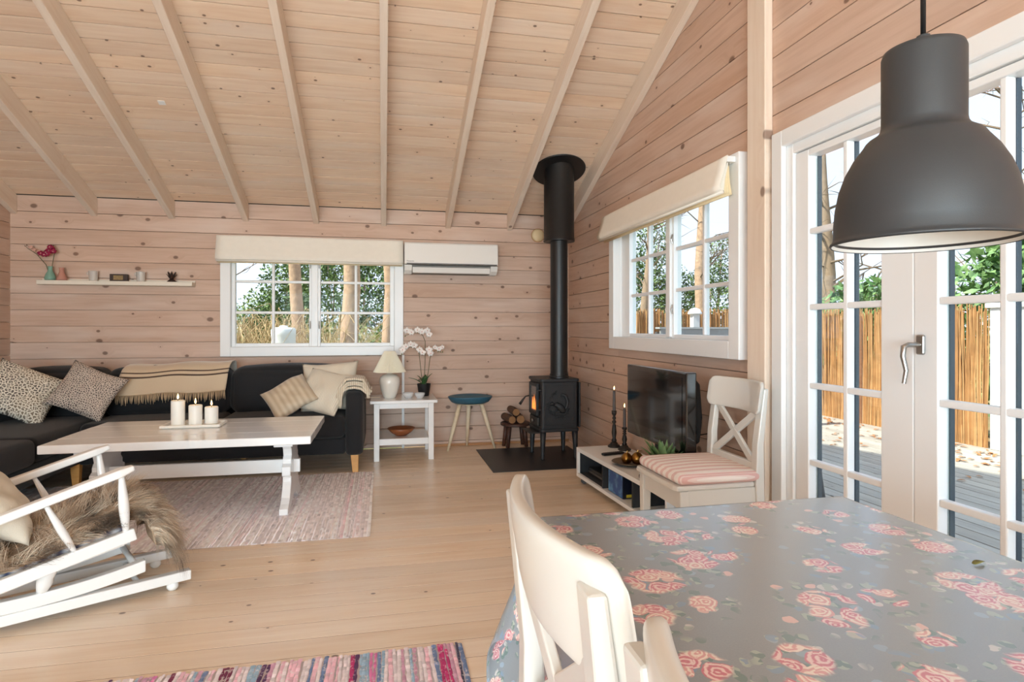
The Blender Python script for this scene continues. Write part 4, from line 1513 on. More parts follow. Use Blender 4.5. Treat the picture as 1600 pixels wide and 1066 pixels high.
# glazed door on the end facing left
dx = -bw
door = MB().box(dx - 0.028, -0.12, 0.375, dx - 0.004, -0.095, 0.655).box(dx - 0.028, 0.095, 0.375, dx - 0.004, 0.12, 0.655).box(dx - 0.028, -0.095, 0.375, dx - 0.004, 0.095, 0.41).box(dx - 0.028, -0.095, 0.625, dx - 0.004, 0.095, 0.655).build('stove_door', IR, sv, bevel=0.004)
MB().box(dx - 0.020, -0.095, 0.41, dx - 0.015, 0.095, 0.625).build('stove_glass', M['clear'], door)
MB().box(dx - 0.0035, -0.094, 0.41, dx - 0.002, 0.094, 0.625).build('fire_back', paint('fire_brick', (120, 84, 60), 0.9), door)
for k, (yy, s) in enumerate(((-0.05, 1.6), (0.0, 2.2), (0.05, 1.8))):
    MB().lathe([(0.0005, 0), (0.0035 * s, 0.01), (0.0035 * s, 0.022 * s), (0.002 * s, 0.045 * s), (0.0003, 0.062 * s)], 8, (dx - 0.0095, yy, 0.415)).build('fire_flame', M['fire'], door, smooth='all')
for zz in (0.43, 0.60):
    MB().tube([(dx - 0.016, -0.12, zz), (dx - 0.016, -0.155, zz), (dx + 0.002, -0.165, zz)], 0.008, 8).build('hinge', IR, sv, smooth='all')
MB().tube([(dx - 0.02, 0.11, 0.53), (dx - 0.06, 0.12, 0.52), (dx - 0.085, 0.12, 0.49), (dx - 0.115, 0.12, 0.45)], [0.006, 0.006, 0.010, 0.014], 10).build('door_handle', M['black'], sv, smooth='all')
MB().prism([(-0.12, 0.285), (0.12, 0.285), (0.12, 0.36), (-0.12, 0.36)], dx - 0.02, dx, 'x').build('ash_door', IR, sv, bevel=0.006)
MB().tube([(dx - 0.02, 0, 0.32), (dx - 0.035, 0, 0.32)], [0.008, 0.018], 12).build('air_knob', M['metal'], sv, smooth='all')
MB().prism([(-0.13, 0.222), (0.13, 0.222), (0.13, 0.235), (-0.13, 0.235)], dx - 0.09, dx + 0.02, 'x').build('ash_lip', IR, sv, bevel=0.004)
# flue
fx, fy = 0.030, -0.070
MB().lathe([(0.088, 0.70), (0.088, 0.715), (0.083, 0.72), (0.083, 0.735)], 32, (fx, fy, 0)).build('flue_collar', M['pipe'], sv, smooth=40)
MB().lathe([(0.077, 0.70), (0.077, 1.96)], 32, (fx, fy, 0)).build('flue_pipe', M['pipe'], sv, smooth=40)
zc = 2.70
MB().lathe([(0.086, 1.905), (0.138, 1.905), (0.138, 1.93), (0.134, 1.935), (0.134, zc)], 36, (fx, fy, 0)).build('insulated_flue', M['pipe'], sv, smooth=40)
ox, oy = 1.49 + fx * math.cos(R(2)) - fy * math.sin(R(2)), 5.17 + fx * math.sin(R(2)) + fy * math.cos(R(2))
zcl = EAVE + TAN * (YB - oy)
rose = MB().lathe([(0.12, 0.002), (0.235, 0.002), (0.237, 0.006), (0.232, 0.012), (0.14, 0.014), (0.12, 0.014)], 40).build('ceiling_rose', M['pipe'], sv, smooth=40)
rose.matrix_local = Matrix.Rotation(-R(2), 4, 'Z') @ frame((1, 0, 0), e_up, (0, 0, 0))
rose.location = (fx, fy, zcl - 0.006)

# ---- low bench with firewood behind the stove
fb = empty('firewood_bench', (1.25, 5.665, 0), label='low dark wooden bench left of the stove with firewood', cat='bench')
dwood = pine('dark_stained_wood', (84, 52, 40), (56, 34, 28), (30, 20, 16), rough=0.5, knots=0.1)
MB().lathe([(0.001, 0.205), (0.135, 0.205), (0.145, 0.212), (0.145, 0.228), (0.135, 0.235), (0.001, 0.235)], 24).build('seat', dwood, fb, smooth=40)
for a in (40, 160, 220, 330):
    x, y_ = 0.10 * math.cos(R(a)), 0.09 * math.sin(R(a))
    MB().tube([(x * 0.9, y_ * 0.9, 0.21), (x * 1.15, y_ * 1.15, 0.0)], [0.022, 0.017], 10).build('leg', dwood, fb, smooth='all')
bark = paint('birch_bark', (92, 66, 50), 0.9, var=0.4, vscale=25, bump=0.4, bscale=60)
cutw = paint('split_log_end', (150, 108, 70), 0.8, var=0.15, vscale=30)
for k, (x, y_, z, rr, ry, lab) in enumerate(((-0.07, 0.0, 0.2745, 0.037, 6, 'short split log lying lowest on the firewood bench'), (0.035, 0.005, 0.2775, 0.040, -4, 'split log lying against the stove on the firewood bench'), (-0.02, 0.005, 0.345, 0.035, 1, 'topmost log of the small pile on the firewood bench'))):
    lg = empty('firewood_log', (1.25 + x, 5.665 + y_, z), R(ry), label=lab, cat='log', group='firewood beside the stove')
    n = 14
    rad = [rr * (1 + 0.08 * math.sin(3 * q + k)) for q in range(2)]
    MB().tube([(0, -0.125, 0), (0, 0, 0.002), (0, 0.125, 0)], [rr, rr * 1.04, rr * 0.97], 12).build('bark', bark, lg, smooth=50)
    MB().lathe([(0.001, 0), (rr * 0.93, 0), (rr * 0.93, 0.003), (0.001, 0.003)], 12, M=frame((1, 0, 0), (0, 0, 1), (0, -0.125, 0))).build('cut_end', cutw, lg)

# ---- wall shelf and what stands on it
sh = MB().box(-2.832, YB - 0.105, 1.513, -1.640, YB, 1.548).build('wall_shelf', paint('cream_shelf_paint', (230, 220, 204), 0.45), None, bevel=0.003)
sh_lip = MB().box(-2.832, YB - 0.012, 1.5485, -1.640, YB, 1.566).build('back_lip', sh.data.materials[0], sh)
tag(sh, 'narrow cream wall shelf on the log wall above the sofa', 'shelf')
SY, SZ = YB - 0.06, 1.5485


def tinted(name, col, tr=0.85):
    m, nt, b = newmat(name)
    b.inputs['Base Color'].default_value = srgb(*col)
    b.inputs['Roughness'].default_value = 0.04
    b.inputs['Alpha'].default_value = 0.55
    return m


gv = empty('glass_vase', (-2.750, SY, SZ), label='green glass vase with crimson flower sprays on the wall shelf', cat='vase')
MB().lathe([(0.030, 0), (0.040, 0.004), (0.043, 0.02), (0.034, 0.05), (0.020, 0.075), (0.016, 0.10), (0.021, 0.118), (0.018, 0.118), (0.013, 0.10), (0.016, 0.075), (0.030, 0.05), (0.038, 0.02), (0.034, 0.008), (0.001, 0.006)], 24).build('vase_body', tinted('green_glass', (150, 196, 176)), gv, smooth='all')
MB().tube([(0, 0, 0.02), (-0.03, 0, 0.13), (-0.10, 0, 0.22), (-0.165, 0.0, 0.265), (-0.185, 0, 0.285)], [0.003, 0.003, 0.003, 0.002, 0.0012], 6).build('stem', M['stem'], gv, smooth='all')
MB().tube([(0.0, 0, 0.02), (0.015, 0, 0.13), (0.03, 0, 0.22), (0.035, -0.005, 0.27), (0.02, -0.005, 0.295)], [0.003, 0.003, 0.003, 0.002, 0.0015], 6).build('stem', M['stem'], gv, smooth='all')
M['crimson'] = paint('crimson_petal', (146, 14, 62), 0.6)
M['blush'] = paint('blush_petal', (216, 168, 150), 0.6)
sav = M['petal']
M['petal'] = M['crimson']
for i, p in enumerate(((0.02, -0.02, 0.262), (0.0, -0.02, 0.25), (-0.02, -0.02, 0.235), (0.03, -0.02, 0.245), (-0.035, -0.02, 0.215), (-0.01, -0.02, 0.222), (-0.06, -0.02, 0.225), (0.01, -0.025, 0.278))):
    blossom(gv, p, (0.4 * math.sin(i * 2.3), -1, 0.3 * math.cos(i)), 0.026)
M['petal'] = M['blush']
for i, p in enumerate(((-0.14, -0.012, 0.275), (-0.115, -0.012, 0.255), (-0.08, -0.012, 0.24))):
    blossom(gv, p, (0.4 * math.sin(i * 2.3), -1, 0.4), 0.018)
M['petal'] = sav
for p in ((-0.185, 0, 0.287), (-0.172, 0, 0.292), (0.012, -0.005, 0.297), (0.026, -0.005, 0.292)):
    MB().lathe([(0.0005, -0.007), (0.005, 0.0), (0.0005, 0.008)], 8, p).build('bud', paint('dark_bud', (86, 60, 48), 0.6), gv, smooth='all')
pv = MB().lathe([(0.036, 0), (0.040, 0.004), (0.040, 0.018), (0.026, 0.05), (0.018, 0.075), (0.019, 0.103), (0.022, 0.108), (0.018, 0.108), (0.015, 0.10), (0.015, 0.075), (0.023, 0.05), (0.036, 0.018), (0.001, 0.008)], 24).build('glass_vase', tinted('rose_glass', (222, 160, 140)), None, smooth='all')
pv.location = (-2.662, SY - 0.005, SZ)
tag(pv, 'empty rose-coloured glass vase next to the green vase', 'vase')
M['pewter'] = paint('polished_pewter', (238, 236, 232), 0.22, metal=0.45)
for x, lab in ((-2.427, 'polished metal cup between the pink vase and the sign block'), (-2.060, 'polished metal cup between the sign block and the lotus holder')):
    c = empty('metal_cup', (x, SY, SZ), label=lab, cat='cup', group='metal cups on the wall shelf')
    MB().lathe([(0.029, 0), (0.031, 0.003), (0.034, 0.078), (0.037, 0.083), (0.034, 0.083), (0.031, 0.076), (0.027, 0.006), (0.001, 0.005)], 24).build('cup_body', M['pewter'], c, smooth=40)
    MB().lathe([(0.036, 0.079), (0.0385, 0.081), (0.036, 0.085), (0.034, 0.082), (0.036, 0.079)], 24, cap=False).build('rim', M['pewter'], c, smooth='all')
    MB().tube([(-0.032, 0, 0.07), (-0.048, 0, 0.072), (-0.046, 0, 0.058), (-0.033, 0, 0.05)], 0.003, 6).build('lug', M['pewter'], c, smooth='all')
sg = empty('sign_block', (-2.228, SY, SZ), label='dark wooden block with a pale worn panel on the wall shelf', cat='ornament')
MB().box(-0.068, -0.018, 0, 0.068, 0.018, 0.062).build('block', paint('dark_walnut', (58, 38, 26), 0.5, var=0.3), sg, bevel=0.003)
MB().box(-0.038, -0.0195, 0.012, 0.036, -0.0175, 0.05).build('panel', paint('worn_panel', (140, 116, 74), 0.6, var=0.45, vscale=60), sg)
lo = empty('lotus_holder', (-1.815, SY, SZ), label='dark brown lotus-shaped candle holder at the right end of the shelf', cat='candle holder')
dk = paint('dark_bronze', (48, 28, 22), 0.5)
MB().lathe([(0.036, 0), (0.038, 0.004), (0.024, 0.018), (0.016, 0.026), (0.001, 0.026)], 16).build('foot', dk, lo, smooth='all')
for k in range(8):
    a = R(45 * k + 20)
    m = MB()
    tall = 0.09 if k % 2 else 0.07
    blade(m, (0.008 * math.cos(a), 0.008 * math.sin(a), 0.02), (0.042 * math.cos(a), 0.042 * math.sin(a), tall), 0.026, 0.0, 0.3)
    m.build('petal', dk, lo, smooth='all', solid=0.003)
m = MB().lathe([(0.010, 0.02), (0.014, 0.05), (0.008, 0.078), (0.0005, 0.098)], 10).build('centre', dk, lo, smooth='all')

# ---- air conditioner
ac = empty('air_conditioner', (0.631, YB, 1.655), label='white wall-mounted air conditioner to the right of the back window', cat='air conditioner')
hw = 0.440
sec = [(0.0, 0.29), (-0.185, 0.29), (-0.20, 0.275), (-0.205, 0.10), (-0.198, 0.085), (0.0, 0.085)]
MB().prism(sec, -hw, hw, 'x').build('front_cover', M['white_gloss'], ac, bevel=0.006, seg=3)
for s in (-1, 1):
    MB().prism([(0.0, 0.0), (-0.12, 0.0), (-0.17, 0.03), (-0.196, 0.078), (0.0, 0.078)], s * hw - (0.07 if s > 0 else 0), s * hw + (0.07 if s < 0 else 0), 'x').build('end_cheek', M['white_gloss'], ac, bevel=0.005)
MB().prism([(0.0, 0.004), (-0.10, 0.004), (-0.165, 0.05), (-0.165, 0.078), (0.0, 0.078)], -hw + 0.071, hw - 0.071, 'x').build('outlet_duct', paint('ac_grey_duct', (120, 116, 110), 0.5), ac)
MB().prism([(-0.168, 0.006), (-0.176, 0.012), (-0.190, 0.058), (-0.184, 0.060)], -hw + 0.075, hw - 0.075, 'x').build('louver', M['white_gloss'], ac)
MB().box(-hw + 0.02, -0.2065, 0.0865, hw - 0.01, -0.19, 0.094).build('dark_seam', paint('seam_grey', (60, 58, 56), 0.5), ac)
fc = bpy.data.curves.new('lettering', 'FONT')
fc.body = 'Panasonic'
fc.size = 0.017
fc.extrude = 0.0006
ft = bpy.data.objects.new('lettering', fc)
COL.objects.link(ft)
lme = bpy.data.meshes.new_from_object(ft.evaluated_get(bpy.context.evaluated_depsgraph_get()))
bpy.data.objects.remove(ft)
fo = bpy.data.objects.new('brand_lettering', lme)
COL.objects.link(fo)
lme.materials.clear()
lme.materials.append(paint('lettering_grey', (90, 92, 96), 0.5))
fo.parent = ac
fo.matrix_local = frame((1, 0, 0), (0, 0, 1), (-hw + 0.02, -0.2062, 0.107))
# ---- round vent cover by the flue
vc = empty('vent_cover', (1.515, YB, 2.075), label='round cream vent cover on the log wall behind the stove flue', cat='vent')
MB().lathe([(0.001, 0), (0.062, 0), (0.064, 0.008), (0.056, 0.020), (0.03, 0.026), (0.001, 0.027)], 28, M=frame((1, 0, 0), (0, 0, 1), (0, 0, 0))).build('disc', paint('cream_plastic', (232, 210, 168), 0.45), vc, smooth='all')
MB().lathe([(0.001, 0), (0.07, 0), (0.07, 0.004), (0.001, 0.004)], 28, M=frame((1, 0, 0), (0, 0, 1), (0, 0, 0))).build('flange', M['trimwood'], vc)

# ---- roman blinds
M['blind'] = paint('cream_blind_cloth', (243, 236, 224), 0.85, var=0.04, vscale=20, bump=0.15, bscale=400)
M['blind_edge'] = paint('blind_lining', (240, 220, 180), 0.85, var=0.1, vscale=60)


def roman(name, M4, L, ht, label):
    """local x along the window, y up from the lower edge, z into the room"""
    b_ = empty(name, label=label, cat='blind')
    b_.matrix_world = M4
    MB().box(0.012, ht - 0.03, 0.0, L - 0.012, ht, 0.05).build('head_rail', M['white'], b_, bevel=0.003)
    sec = [(0.052, ht), (0.058, ht - 0.01), (0.066, ht * 0.72), (0.084, ht * 0.4), (0.100, 0.028), (0.096, 0.008), (0.080, 0.0)]
    m = MB()
    m.v = []
    n = 25

    def fn(a, t):
        i = min(int(t * 6), 5)
        f = t * 6 - i
        z = sec[i][0] * (1 - f) + sec[i + 1][0] * f
        y_ = sec[i][1] * (1 - f) + sec[i + 1][1] * f
        return (a * L, y_ + 0.003 * math.sin(6 * a) * (1 - t), z + 0.003 * math.sin(9 * a + 1) * t)
    m.grid(fn, n, 25)
    m.build('front_fold', M['blind'], b_, smooth='all', solid=0.004)
    for k in range(4):
        zz = 0.074 - 0.016 * k
        y0, y1 = -0.012 + 0.007 * (k % 2) - 0.004 * k, ht - 0.035

        def fk(a, t, zz=zz, y0=y0, y1=y1):
            return (0.006 + a * (L - 0.012), y0 + (y1 - y0) * t, zz * (1 - t) + (0.047 - 0.002 * 0) * t * 0.9 + 0.006 * math.sin(math.pi * t))
        MB().grid(fk, 5, 8).build('back_fold', M['blind_edge'] if k > 0 else M['blind'], b_, smooth='all', solid=0.003)
    MB().tube([(0.004, -0.004, 0.078), (L - 0.004, -0.004, 0.078)], 0.008, 8).build('bottom_bar', M['blind'], b_, smooth='all')
    return b_


roman('roman_blind', frame((1, 0, 0), (0, 0, 1), (-1.447, YB - 0.031, 1.748)), 1.628, 0.222, 'cream roman blind pulled up on the back window')
roman('roman_blind', frame((0, -1, 0), (0, 0, 1), (XR - 0.055, 4.56, 1.852)), 1.79, 0.185, 'cream roman blind pulled up on the gable window above the television')

# ---- television bench
tv = empty('tv_bench', (1.40, 4.24, 0), R(2.6), label='low white television bench on castors along the gable wall', cat='bench')
# local: x to the wall, -y towards the camera
BL, BD = 1.33, 0.365
MB().box(0, -BL, 0.236, BD, 0, 0.264).build('top_board', M['white'], tv, bevel=0.002)
MB().box(0, -BL, 0.05, BD, 0, 0.075).build('bottom_board', M['white'], tv, bevel=0.002)
for y0 in (-0.022, -BL):
    MB().box(0, y0, 0.0755, BD, y0 + 0.022, 0.2355).build('side_board', M['white'], tv, bevel=0.002)
M['dark_board'] = paint('dark_grey_lining', (44, 47, 52), 0.6)
MB().box(BD - 0.012, -BL + 0.0225, 0.0755, BD - 0.002, -0.0225, 0.2355).build('back_board', M['dark_board'], tv)
for y0 in (-0.455, -0.90):
    MB().box(0.012, y0 - 0.009, 0.0755, BD - 0.013, y0 + 0.009, 0.2355).build('divider', M['dark_board'], tv)
MB().box(0.02, -0.446, 0.0755, BD - 0.013, -0.0225, 0.0775).build('compartment_lining', M['dark_board'], tv)
MB().box(0.02, -0.0245, 0.078, BD - 0.013, -0.0222, 0.2355).build('compartment_lining', M['dark_board'], tv)
for x, y_ in ((0.04, -0.05), (BD - 0.05, -0.05), (0.04, -BL + 0.05), (BD - 0.05, -BL + 0.05)):
    c = MB().lathe([(0.001, -0.012), (0.020, -0.012), (0.0225, -0.006), (0.0225, 0.006), (0.020, 0.012), (0.001, 0.012)], 18, M=frame((1, 0, 0), (0, 0, 1), (x, y_, 0.0228))).build('castor', paint('castor_grey', (92, 94, 98), 0.5), tv, smooth=40)
    MB().box(x - 0.018, y_ - 0.016, 0.040, x + 0.018, y_ + 0.016, 0.05).build('castor_plate', M['metal'], tv)


def on_bench(x, y_, z=0.264):
    """bench-local point to world"""
    c_, s_ = math.cos(R(2.6)), math.sin(R(2.6))
    return (1.40 + c_ * x - s_ * y_, 4.24 + s_ * x + c_ * y_, z)


# player and box in the compartments
dp = empty('disc_player', on_bench(0.17, -0.245, 0.078), R(2.6), label='flat black disc player in the far compartment of the television bench', cat='player')
MB().box(-0.10, -0.18, 0.006, 0.14, 0.18, 0.05).build('case', M['black'], dp, bevel=0.004)
MB().box(-0.1035, -0.17, 0.014, -0.1005, 0.17, 0.026).build('silver_strip', M['metal'], dp)
for x in (-0.08, 0.12):
    for y_ in (-0.15, 0.15):
        MB().lathe([(0.012, 0), (0.012, 0.006)], 10, (x, y_, 0)).build('foot', M['black'], dp)
bxm, nt, b = newmat('blue_printed_card')
tc = node(nt, 'ShaderNodeTexCoord')
no = node(nt, 'ShaderNodeTexNoise')
no.inputs['Scale'].default_value = 11
no.inputs['Detail'].default_value = 5
nt.links.new(tc.outputs['Object'], no.inputs['Vector'])
nt.links.new(mixc(nt, step(nt, no.outputs['Fac'], 0.42, 0.66), srgb(24, 74, 140), srgb(120, 180, 216)), b.inputs['Base Color'])
b.inputs['Roughness'].default_value = 0.35
gb = empty('game_box', on_bench(0.075, -0.63, 0.0755), R(2.6), label='blue printed box in the middle compartment of the television bench', cat='box')
MB().box(-0.045, -0.10, 0, 0.20, 0.12, 0.145).build('carton', paint('navy_card', (20, 26, 44), 0.4), gb, bevel=0.002)
MB().box(-0.0462, -0.095, 0.005, -0.0448, 0.115, 0.14).build('front_print', bxm, gb)
MB().box(-0.02, -0.1012, 0.008, 0.14, -0.0998, 0.026).build('side_print', paint('yellow_print', (206, 190, 60), 0.4), gb)

# ---- television
tvs = empty('television', (1.60, 3.26, 0.265), R(0), label='black flat-screen television on the white bench', cat='television')
MB().box(-0.05, -0.388, 0.205, 0.012, 0.388, 0.648).build('bezel', paint('gloss_black_bezel', (10, 10, 12), 0.12, coat=0.6), tvs, bevel=0.008, seg=3)
MB().box(-0.0522, -0.345, 0.285, -0.0495, 0.345, 0.618).build('screen', paint('dark_screen', (16, 17, 20), 0.09, coat=0.3), tvs)
MB().prism([(0.012, 0.24), (0.06, 0.27), (0.075, 0.40), (0.06, 0.58), (0.012, 0.635)], -0.34, 0.34, 'y').build('back_shell', M['black'], tvs, bevel=0.01)
MB().box(-0.02, -0.05, 0.02, 0.02, 0.05, 0.25).build('stand_neck', M['black'], tvs, bevel=0.006)
MB().lathe([(0.001, 0), (0.13, 0), (0.13, 0.008), (0.10, 0.018), (0.03, 0.024), (0.001, 0.024)], 36).build('stand_base', paint('gloss_black_stand', (12, 12, 14), 0.15), tvs, smooth=40)
MB().box(-0.0525, -0.09, 0.222, -0.0500, 0.0, 0.236).build('silver_badge', paint('badge_grey', (70, 72, 76), 0.4), tvs)
MB().tube([(0.06, -0.30, 0.30), (0.10, -0.36, 0.32), (0.115, -0.40, 0.24), (0.10, -0.40, 0.12), (0.12, -0.30, 0.0)], 0.004, 6).build('cable', M['black'], tvs, smooth='all')

# ---- candlesticks and taper candles
M['blackwood'] = paint('black_turned_wood', (26, 22, 20), 0.45)
M['taper'] = paint('grey_taper_wax', (92, 88, 90), 0.5)


def stick(x, y_, h, ch, lab, lab2):
    o = empty('candlestick', (x, y_, 0.264), label='%s' % lab, cat='candlestick', group='black candlesticks')
    H = h
    MB().lathe([(0.046, 0), (0.048, 0.006), (0.042, 0.014), (0.030, 0.020), (0.026, 0.030), (0.016, 0.038)], 24).build('foot', M['blackwood'], o, smooth='all')
    k = H - 0.038
    MB().lathe([(0.016, 0.036), (0.020, 0.038 + 0.05 * k), (0.012, 0.038 + 0.12 * k), (0.019, 0.038 + 0.30 * k), (0.013, 0.038 + 0.52 * k), (0.008, 0.038 + 0.58 * k), (0.017, 0.038 + 0.64 * k), (0.008, 0.038 + 0.70 * k), (0.015, 0.038 + 0.76 * k), (0.008, 0.038 + 0.82 * k), (0.018, 0.038 + 0.90 * k), (0.019, H - 0.002), (0.012, H), (0.001, H - 0.003)], 20).build('turned_stem', M['blackwood'], o, smooth='all')
    c = empty('taper_candle', (x, y_, 0.264 + H - 0.002), label=lab2, cat='candle', group='grey taper candles')
    MB().lathe([(0.0115, 0), (0.0115, 0.01), (0.0095, ch - 0.004), (0.006, ch), (0.001, ch)], 16).build('wax_body', M['taper'], c, smooth=50)
    MB().tube([(0, 0, ch - 0.002), (0.001, 0, ch + 0.010)], 0.0012, 6).build('wick', M['wick'], c)
    flame(c, ch + 0.006, 0.8)


stick(1.675, 4.185, 0.27, 0.15, 'taller black turned candlestick on the television bench', 'lit grey taper candle in the taller candlestick')
stick(1.705, 4.06, 0.165, 0.14, 'shorter black turned candlestick nearest the television', 'lit grey taper candle in the shorter candlestick')
rmx = empty('remote_control', (1.565, 3.93, 0.264), R(12), label='black remote control lying on the television bench', cat='remote')
MB().box(-0.085, -0.021, 0.0, 0.085, 0.021, 0.016).build('body', M['black'], rmx, bevel=0.006)
mb = MB()
for i in range(9):
    for j in range(3):
        mb.box(-0.07 + 0.016 * i, -0.013 + 0.011 * j, 0.0158, -0.061 + 0.016 * i, -0.006 + 0.011 * j, 0.0175)
mb.build('buttons', paint('button_grey', (70, 70, 74), 0.5), rmx)
di = MB().lathe([(0.06, 0), (0.065, 0.003), (0.115, 0.016), (0.125, 0.022), (0.122, 0.024), (0.11, 0.02), (0.06, 0.007), (0.001, 0.006)], 36).build('dish', paint('tarnished_metal_dish', (124, 116, 104), 0.35, metal=0.9), None, smooth='all')
di.location = (1.565, 3.62, 0.264)
tag(di, 'round tarnished metal dish on the television bench', 'dish')
brass = paint('aged_brass', (150, 112, 56), 0.28, metal=1.0, var=0.3, vscale=20)
for k, (x, y_, rr, lab) in enumerate(((1.54, 3.63, 0.038, 'brass pear-shaped ornament at the left on the metal dish'), (1.60, 3.60, 0.042, 'larger brass fruit ornament on the metal dish'))):
    fr = empty('brass_fruit', (x, y_, 0.272), label=lab, cat='ornament', group='brass fruit on the dish')
    MB().lathe([(0.002, 0), (rr * 0.7, rr * 0.12), (rr, rr * 0.7), (rr * 0.9, rr * 1.2), (rr * 0.5, rr * 1.65), (rr * 0.2, rr * 1.8), (0.001, rr * 1.78)], 20).build('fruit_body', brass, fr, smooth='all')
    m = MB()
    blade(m, (0, 0, rr * 1.75), (0.03, -0.01, rr * 1.95), 0.016, 0.005)
    m.build('leaf', brass, fr, smooth='all', solid=0.002)
    MB().tube([(0, 0, rr * 1.7), (0.004, 0, rr * 2.1)], 0.003, 6).build('stalk', brass, fr)
# small green plant
gp = empty('potted_plant', (1.485, 2.99, 0.2645), label='small leafy green plant in a pot between the television and the chair', cat='plant')
MB().lathe([(0.040, 0), (0.043, 0.003), (0.055, 0.09), (0.057, 0.095), (0.05, 0.095), (0.047, 0.08), (0.001, 0.078)], 20).build('pot', M['pot'], gp, smooth=40)
M['sage'] = paint('sage_leaf', (112, 142, 92), 0.6, var=0.3, vscale=30)
r = np.random.default_rng(2)
mb = MB()
for k in range(80):
    a, el = r.uniform(0, 6.28), r.uniform(0.2, 1.5)
    L = r.uniform(0.09, 0.17)
    base = (0.02 * math.cos(a), 0.02 * math.sin(a), 0.095 + 0.06 * r.random())
    tip = (base[0] + L * math.cos(a) * math.cos(el), base[1] + L * math.sin(a) * math.cos(el), base[2] + L * math.sin(el) * 1.0)
    blade(mb, base, tip, 0.034, 0.008, 0.2, 4)
tag(mb.build('foliage', M['sage'], gp, smooth='all'), kind='stuff')


# ---- white cross-back chairs
def cross_chair(label, loc, rz, tone):
    o = empty('dining_chair', loc, rz, label=label, cat='chair', group='white cross-back chairs')
    for s in (-1, 1):
        y_ = 0.192 * s
        m = MB()
        pts = [(-0.235, 0.0), (-0.205, 0.24), (-0.196, 0.44), (-0.198, 0.62), (-0.228, 0.872)]
        wid = [0.034, 0.038, 0.042, 0.034, 0.022]
        vs = []
        for (x, z), w in zip(pts, wid):
            vs += [(x - w / 2, y_ - 0.022, z), (x + w / 2, y_ - 0.022, z), (x + w / 2, y_ + 0.022, z), (x - w / 2, y_ + 0.022, z)]
        n = len(pts)
        fs = [(0, 1, 2, 3), (n * 4 - 1, n * 4 - 2, n * 4 - 3, n * 4 - 4)]
        for i in range(n - 1):
            for k in range(4):
                fs.append((i * 4 + k, i * 4 + (k + 1) % 4, (i + 1) * 4 + (k + 1) % 4, (i + 1) * 4 + k))
        m.add(vs, fs)
        m.build('rear_leg', tone, o, bevel=0.005, seg=2)
        m = MB()
        vs = []
        for z, w in ((0.0, 0.036), (0.36, 0.044), (0.43, 0.044)):
            vs += [(0.175 - w / 2, y_ - w / 2, z), (0.175 + w / 2, y_ - w / 2, z), (0.175 + w / 2, y_ + w / 2, z), (0.175 - w / 2, y_ + w / 2, z)]
        m.add(vs, [(0, 1, 2, 3), (11, 10, 9, 8)] + [(i * 4 + k, i * 4 + (k + 1) % 4, (i + 1) * 4 + (k + 1) % 4, (i + 1) * 4 + k) for i in range(2) for k in range(4)])
        m.build('front_leg', tone, o, bevel=0.005)
        MB().box(-0.18, y_ - 0.011, 0.355, 0.155, y_ + 0.011, 0.43).build('apron', tone, o, bevel=0.003)
        MB().box(-0.19, y_ - 0.010, 0.16, 0.16, y_ + 0.010, 0.195).build('stretcher', tone, o, bevel=0.003)
    MB().box(0.164, -0.172, 0.345, 0.186, 0.172, 0.43).build('apron', tone, o, bevel=0.003)
    MB().box(-0.20, -0.172, 0.355, -0.18, 0.172, 0.43).build('apron', tone, o, bevel=0.003)
    MB().prism([(-0.205, -0.170), (-0.175, -0.170), (-0.175, -0.205), (0.21, -0.215), (0.222, -0.19), (0.225, 0.0), (0.222, 0.19), (0.21, 0.215), (-0.175, 0.205), (-0.175, 0.170), (-0.205, 0.170)], 0.4305, 0.454, 'z').build('seat', tone, o, bevel=0.008, seg=3)

    # curved top rail with softly rounded edges
    def rail(a, c):
        u = a * 2 - 1
        ang = 2 * math.pi * c
        end = max(0.0, (abs(u) - 0.86) / 0.14)
        hh = 0.074 * (1 - 0.30 * end ** 2.2)
        th_ = 0.0145 * (1 - 0.45 * end ** 2)
        sx, sz = math.cos(ang), math.sin(ang)
        f = lambda q: math.copysign(abs(q) ** 0.42, q)
        tilt = -0.16
        z = hh * f(sz)
        x = th_ * f(sx) + z * tilt
        xm = -0.243 + 0.048 * u * u
        return (xm + x, u * 0.217, 0.828 + z)
    n, mm = 33, 28
    mb = MB()
    vs = [rail(i / (n - 1), k / mm) for i in range(n) for k in range(mm)]
    fs = [(i * mm + k, i * mm + (k + 1) % mm, (i + 1) * mm + (k + 1) % mm, (i + 1) * mm + k) for i in range(n - 1) for k in range(mm)]
    fs += [tuple(range(mm))[::-1], tuple((n - 1) * mm + k for k in range(mm))]
    mb.add(vs, fs)
    mb.build('top_rail', tone, o, smooth=60)
    MB().box(-0.207, -0.172, 0.495, -0.183, 0.172, 0.535).build('lower_rail', tone, o, bevel=0.004)
    MB().bar((-0.194, -0.172, 0.525), (-0.218, 0.172, 0.77), 0.034, 0.016, (1, 0, 0)).build('cross_brace', tone, o, bevel=0.003)
    MB().bar((-0.1935, 0.172, 0.525), (-0.2175, -0.172, 0.77), 0.034, 0.0155, (1, 0, 0)).build('cross_brace', tone, o, bevel=0.003)
    return o


